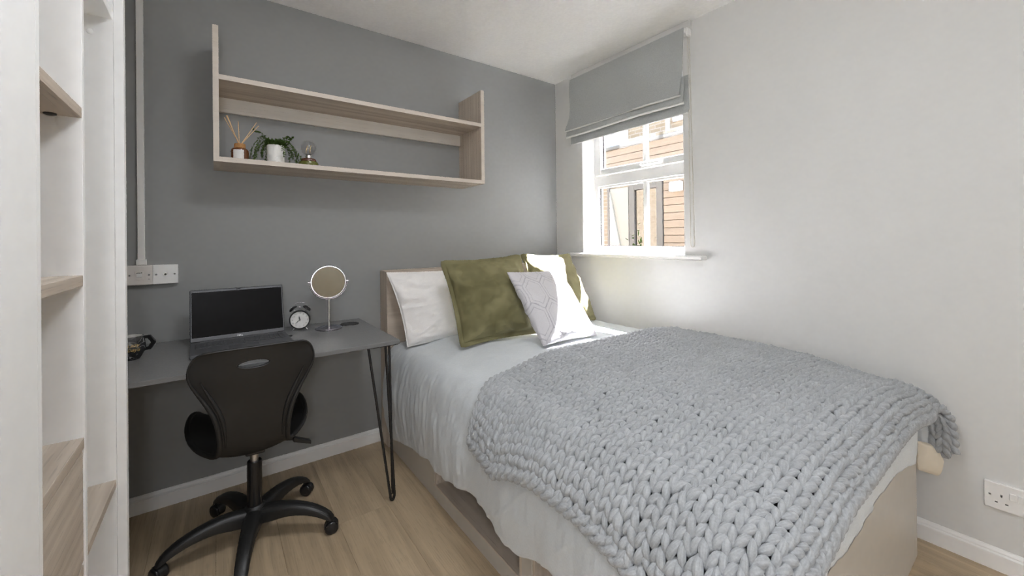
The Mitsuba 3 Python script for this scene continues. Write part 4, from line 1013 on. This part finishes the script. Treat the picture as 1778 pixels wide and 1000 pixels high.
for deg in (-29.9, 42.1, 114.1, 186.1, 258.1):
    a = math.radians(deg); d = np.array([math.cos(a), math.sin(a), 0]); s = np.array([-d[1], d[0], 0])
    R_ = np.array([.02, .07, .13, .19, .24, .275, .290, .296]); Zt = np.array([.130, .137, .137, .126, .108, .086, .068, .058]); Zb = np.array([.072, .080, .092, .090, .077, .061, .054, .054]); Wd = np.array([.031, .029, .026, .0235, .0215, .020, .0175, .012])
    m_ = 26; cc_ = catmull(np.column_stack([R_, Zt, Zb, Wd]), m_)
    cs = np.array([(-1, -.9), (-1, .35), (-.62, .88), (0, 1), (.62, .88), (1, .35), (1, -.9)])
    v = []
    for r_, zt_, zb_, wd_ in cc_:
        zc, hz_ = (zt_ + zb_) / 2, (zt_ - zb_) / 2
        v += [np.array([CX, CYc, 0]) + d * r_ + s * q_[0] * wd_ + np.array([0, 0, zc + q_[1] * hz_]) for q_ in cs]
    v = np.array(v); K = len(cs); f = []
    for i in range(m_ - 1):
        for j in range(K):
            j2 = (j + 1) % K; f += [[i * K + j, i * K + j2, (i + 1) * K + j2], [i * K + j, (i + 1) * K + j2, (i + 1) * K + j]]
    for j in range(1, K - 1): f += [[0, j, j + 1], [(m_ - 1) * K, (m_ - 1) * K + j + 1, (m_ - 1) * K + j]]
    me = trimesh.Trimesh(v, np.array(f), process=False)
    if me.volume < 0: me.invert()
    part(ch, 'base_arm', me, 'black_plastic', smooth=45)
    # caster: two wheels and a hood, swivelled a little differently each time
    sw = a + math.radians(60 + 47 * math.sin(deg)); cd = np.array([math.cos(sw), math.sin(sw), 0]); cp = np.array([CX, CYc, 0]) + d * .283 - np.cross([0, 0, 1], cd) * .006
    k = part(ch, 'caster', lathe([(0, -.004), (.0215, -.004), (.0245, -.001), (.0245, .001), (.0215, .004), (0, .004)], 24, cp + [0, 0, .0256], cd), 'black_plastic', smooth=40)
    for s_ in (-1, 1):
        put(k + '__wheel' + ('' if s_ < 0 else '_001'), lathe([(0, -.0085), (.017, -.0085), (.0225, -.006), (.0250, -.003), (.0250, .003), (.0225, .006), (.015, .0085), (0, .0085)], 28, cp + cd * s_ * .0135 + [0, 0, .0252], cd), 'black_gloss', smooth=40)
    hood = []
    for t_ in np.linspace(-.1, math.pi * .72, 13): hood.append([math.cos(t_) * .0278, math.sin(t_) * .0278])
    fw = np.cross([0, 0, 1.0], cd)
    hv = np.array([cp + [0, 0, .0256] + fw * q_[0] + np.array([0, 0, q_[1]]) + cd * wx for wx in (-.012, .012) for q_ in hood] + [cp + [0, 0, .0256] + fw * q_[0] * .9 + np.array([0, 0, q_[1] * .9]) + cd * wx for wx in (-.012, .012) for q_ in hood])
    n_ = 13; hf = []
    for i in range(n_ - 1):
        hf += [[i, i + 1, n_ + i + 1], [i, n_ + i + 1, n_ + i]]
        hf += [[2 * n_ + i, 3 * n_ + i + 1, 2 * n_ + i + 1], [2 * n_ + i, 3 * n_ + i, 3 * n_ + i + 1]]
        hf += [[i, 2 * n_ + i + 1, i + 1], [i, 2 * n_ + i, 2 * n_ + i + 1], [n_ + i, n_ + i + 1, 3 * n_ + i + 1], [n_ + i, 3 * n_ + i + 1, 3 * n_ + i]]
    put(k + '__hood', trimesh.Trimesh(hv, np.array(hf), process=False), 'black_plastic')
    put(k + '__stem', lathe([(0, .035), (.0075, .035), (.0075, .062), (0, .062)], 14, (CX + d[0] * .283, CYc + d[1] * .283, 0)), 'black_metal', smooth=40)
tag(ch, 'black plastic swivel chair on a five arm wheeled base, pushed up to the desk', 'chair')

# ------------------------------------------------------------------ roman blind
rb = 'roman_blind'
BY0, BY1 = -1.128, -.220
def blind_sheet(rows, y0s, y1s, th=.004, n=40, wavy=.0, seed=0):
    """rows: list of (x, z) from top to bottom, x negative into the room"""
    R = catmull(rows, 40); m = len(R); k = np.linspace(0, 1, m)
    ya = np.interp(k, np.linspace(0, 1, len(y0s)), y0s); yb = np.interp(k, np.linspace(0, 1, len(y1s)), y1s)
    g = np.linspace(0, 1, n)
    Y = ya[:, None] + (yb - ya)[:, None] * g[None, :]
    q_ = np.stack([np.broadcast_to(k[:, None] * 3, Y.shape), Y * 5, np.full_like(Y, seed)], -1)
    X = R[:, 0][:, None] + wavy * (meshkit.fbm(q_, 2, seed) - .5) * k[:, None]
    Z = np.broadcast_to(R[:, 1][:, None], Y.shape)
    Pf = np.stack([X, Y, Z], -1); Pb = Pf + np.array([th, 0, 0])
    f = gridfaces(m, n); o = m * n
    ring = np.concatenate([np.arange(n), np.arange(1, m) * n + n - 1, (m - 1) * n + np.arange(n - 2, -1, -1), np.arange(m - 2, 0, -1) * n])
    rf = []
    for a, b in zip(ring, np.roll(ring, -1)): rf += [[a, b, o + b], [a, o + b, o + a]]
    me = trimesh.Trimesh(np.vstack([Pf.reshape(-1, 3), Pb.reshape(-1, 3)]), np.vstack([f, f[:, ::-1] + o, np.array(rf)]), process=False)
    if me.volume < 0: me.invert()
    return me
part(rb, 'headrail', box(-.052, -.004, BY0 - .006, BY1, 2.322, 2.350, .003), 'plastic_white')
part(rb, 'front_panel', blind_sheet([(-.056, 2.352), (-.062, 2.29), (-.066, 2.20), (-.070, 2.12), (-.082, 2.05), (-.100, 1.985), (-.104, 1.962)], [BY1, BY1, BY1 - .012, BY1 - .016, BY1 - .004, BY1 + .008], [BY0, BY0, BY0 + .004, BY0 + .004, BY0 + .006, BY0 - .002], wavy=.016, seed=3), 'blind_fabric', smooth=40, label='grey woven front of the blind')
def fold_strip(x, z, y0, y1, r=.0055):
    yy = np.linspace(y0, y1, 24); return tube(np.stack([x + .003 * np.sin(yy * 9), yy, z + .003 * np.sin(yy * 6)], -1), r, 10)
part(rb, 'fold_edge', fold_strip(-.101, 1.9605, BY0 - .002, BY1 + .008), 'blind_lining', smooth=50, label='pale lining rolled over the fold edge')
part(rb, 'fold', blind_sheet([(-.070, 2.06), (-.082, 2.0), (-.094, 1.95), (-.098, 1.918)], [BY1, BY1, BY1], [BY0 - .010, BY0 - .014, BY0 - .018], wavy=.008, seed=6), 'blind_fabric', smooth=40)
part(rb, 'fold_edge', fold_strip(-.095, 1.9165, BY0 - .018, BY1, .0065), 'blind_lining', smooth=50)
part(rb, 'lower_flap', blind_sheet([(-.052, 2.08), (-.056, 2.0), (-.062, 1.92), (-.066, 1.866)], [BY1 - .010, BY1 - .012, BY1 - .016], [BY0 - .022, BY0 - .026, BY0 - .028], wavy=.006, seed=9), 'blind_fabric', smooth=40)
part(rb, 'bottom_bar', box(-.066, -.056, BY0 - .028, BY1 - .014, 1.862, 1.868, .002), 'blind_lining')
part(rb, 'chain_holder', box(-.050, -.006, BY0 - .020, BY0 - .006, 2.305, 2.352, .005), 'plastic_white', label='white chain wheel cover at the end of the rail')
for k_, (ya, yb) in enumerate(((-1.136, -1.132), (-1.146, -1.154))):
    part(rb, 'chain', tube([(-.026, ya, 2.318), (-.020, (ya + yb) / 2, 1.7), (-.014, yb, 1.125)], .0018, 7), 'cord', smooth=50)
part(rb, 'chain', tube([(-.014, -1.132, 1.126), (-.014, -1.135, 1.116), (-.014, -1.143, 1.112), (-.014, -1.151, 1.116), (-.014, -1.154, 1.126)], .0020, 7), 'cord', smooth=50)
part(rb, 'stacked_edge', cat(*[blind_sheet([(-.050 - .008 * q_, 2.02 - .01 * q_), (-.052 - .008 * q_, 1.96), (-.054 - .006 * q_, 1.90 - .01 * q_)], [BY0 - .002, BY0 - .002], [BY0 - .020 - .004 * q_, BY0 - .026 - .004 * q_], n=6) for q_ in range(3)]), 'blind_fabric', smooth=40, label='gathered layers at the side of the blind')
tag(rb, 'grey roman blind, half raised in soft folds, hanging over the window', 'blind')

# ------------------------------------------------------------------ white shelf unit and wardrobe at the left
su = 'shelf_unit'
XF, XB = -2.435, -2.895
lw = 'laminate_white'
part(su, 'near_panel', box(XB, XF, -1.349, -1.330, 0, 2.30, .0008), lw)
part(su, 'partition', box(XB, XF, -1.052, -1.034, 0, 2.30, .0008), lw)
part(su, 'end_panel', box(XB, -2.4347, -.700, -.676, 0, 2.30, .0008), lw)
part(su, 'end_strip', box(-2.4345, -2.4120, -.7014, -.672, 0, 2.30, .0012), lw, label='thin white strip facing the end panel')
part(su, 'back_panel', box(XB, XB + .006, -1.330, -.700, 0, 2.30), lw)
for z in (1.458, 1.074):
    part(su, 'shelf', box(XB + .006, XF - .001, -1.330, -1.052, z, z + .024, .0008), 'oak_y')
part(su, 'shelf', box(XB + .006, XF - .001, -1.330, -1.052, .703, .727, .0008), 'oak_y')
part(su, 'shelf', box(XB + .006, XF - .001, -1.034, -.700, .441, .464, .0008), 'oak_y')
part(su, 'shelf', box(XB + .006, XF - .001, -1.034, -.700, 1.842, 1.864, .0008), lw, label='white top shelf')
dr_ = part(su, 'drawer', box(XF - .022, XF - .003, -1.327, -1.055, .448, .6965, .001), 'oak_y', label='oak drawer front')
put(dr_ + '__box', box(XB + .05, XF - .022, -1.32, -1.06, .46, .64, .001), lw)
dr_ = part(su, 'drawer', box(XF - .022, XF - .003, -1.327, -1.055, .190, .440, .001), 'oak_y', label='oak drawer front')
put(dr_ + '__box', box(XB + .05, XF - .022, -1.32, -1.06, .21, .39, .001), lw)
part(su, 'plinth', box(XB, XF - .03, -1.330, -.700, 0, .08, .001), lw)
part(su, 'rail_bracket', lathe([(0, .001), (.0105, .001), (.0105, -.003), (.006, -.005), (0, -.005)], 20, (XF - .047, -1.068, 1.458)), 'black_metal', smooth=40, label='small dark fitting under the top shelf')
part(su, 'screw_cap', lathe([(0, .002), (.007, .0012), (.008, 0)], 16, (-2.484, -.7, 1.794), (0, -1, 0)), lw, smooth=40)
tag(su, 'tall white open shelf unit with oak shelves and drawers along the left wall', 'shelving')
wd = 'wardrobe'
part(wd, 'carcass', box(XB, XF - .022, -2.25, -1.351, .0, 2.30, .001), lw)
part(wd, 'door', box(XF - .020, XF + .001, -1.798, -1.353, .06, 2.297, .0015), lw)
part(wd, 'door', box(XF - .020, XF + .001, -2.247, -1.802, .06, 2.297, .0015), lw)
for yh in (-1.77, -1.83):
    part(wd, 'handle', tube([(XF + .001, yh, .95), (XF + .022, yh, .95), (XF + .022, yh, 1.09), (XF + .001, yh, 1.09)], .005, 9), 'steel', smooth=40)
tag(wd, 'plain white wardrobe at the left edge, beside the open shelf unit', 'wardrobe')
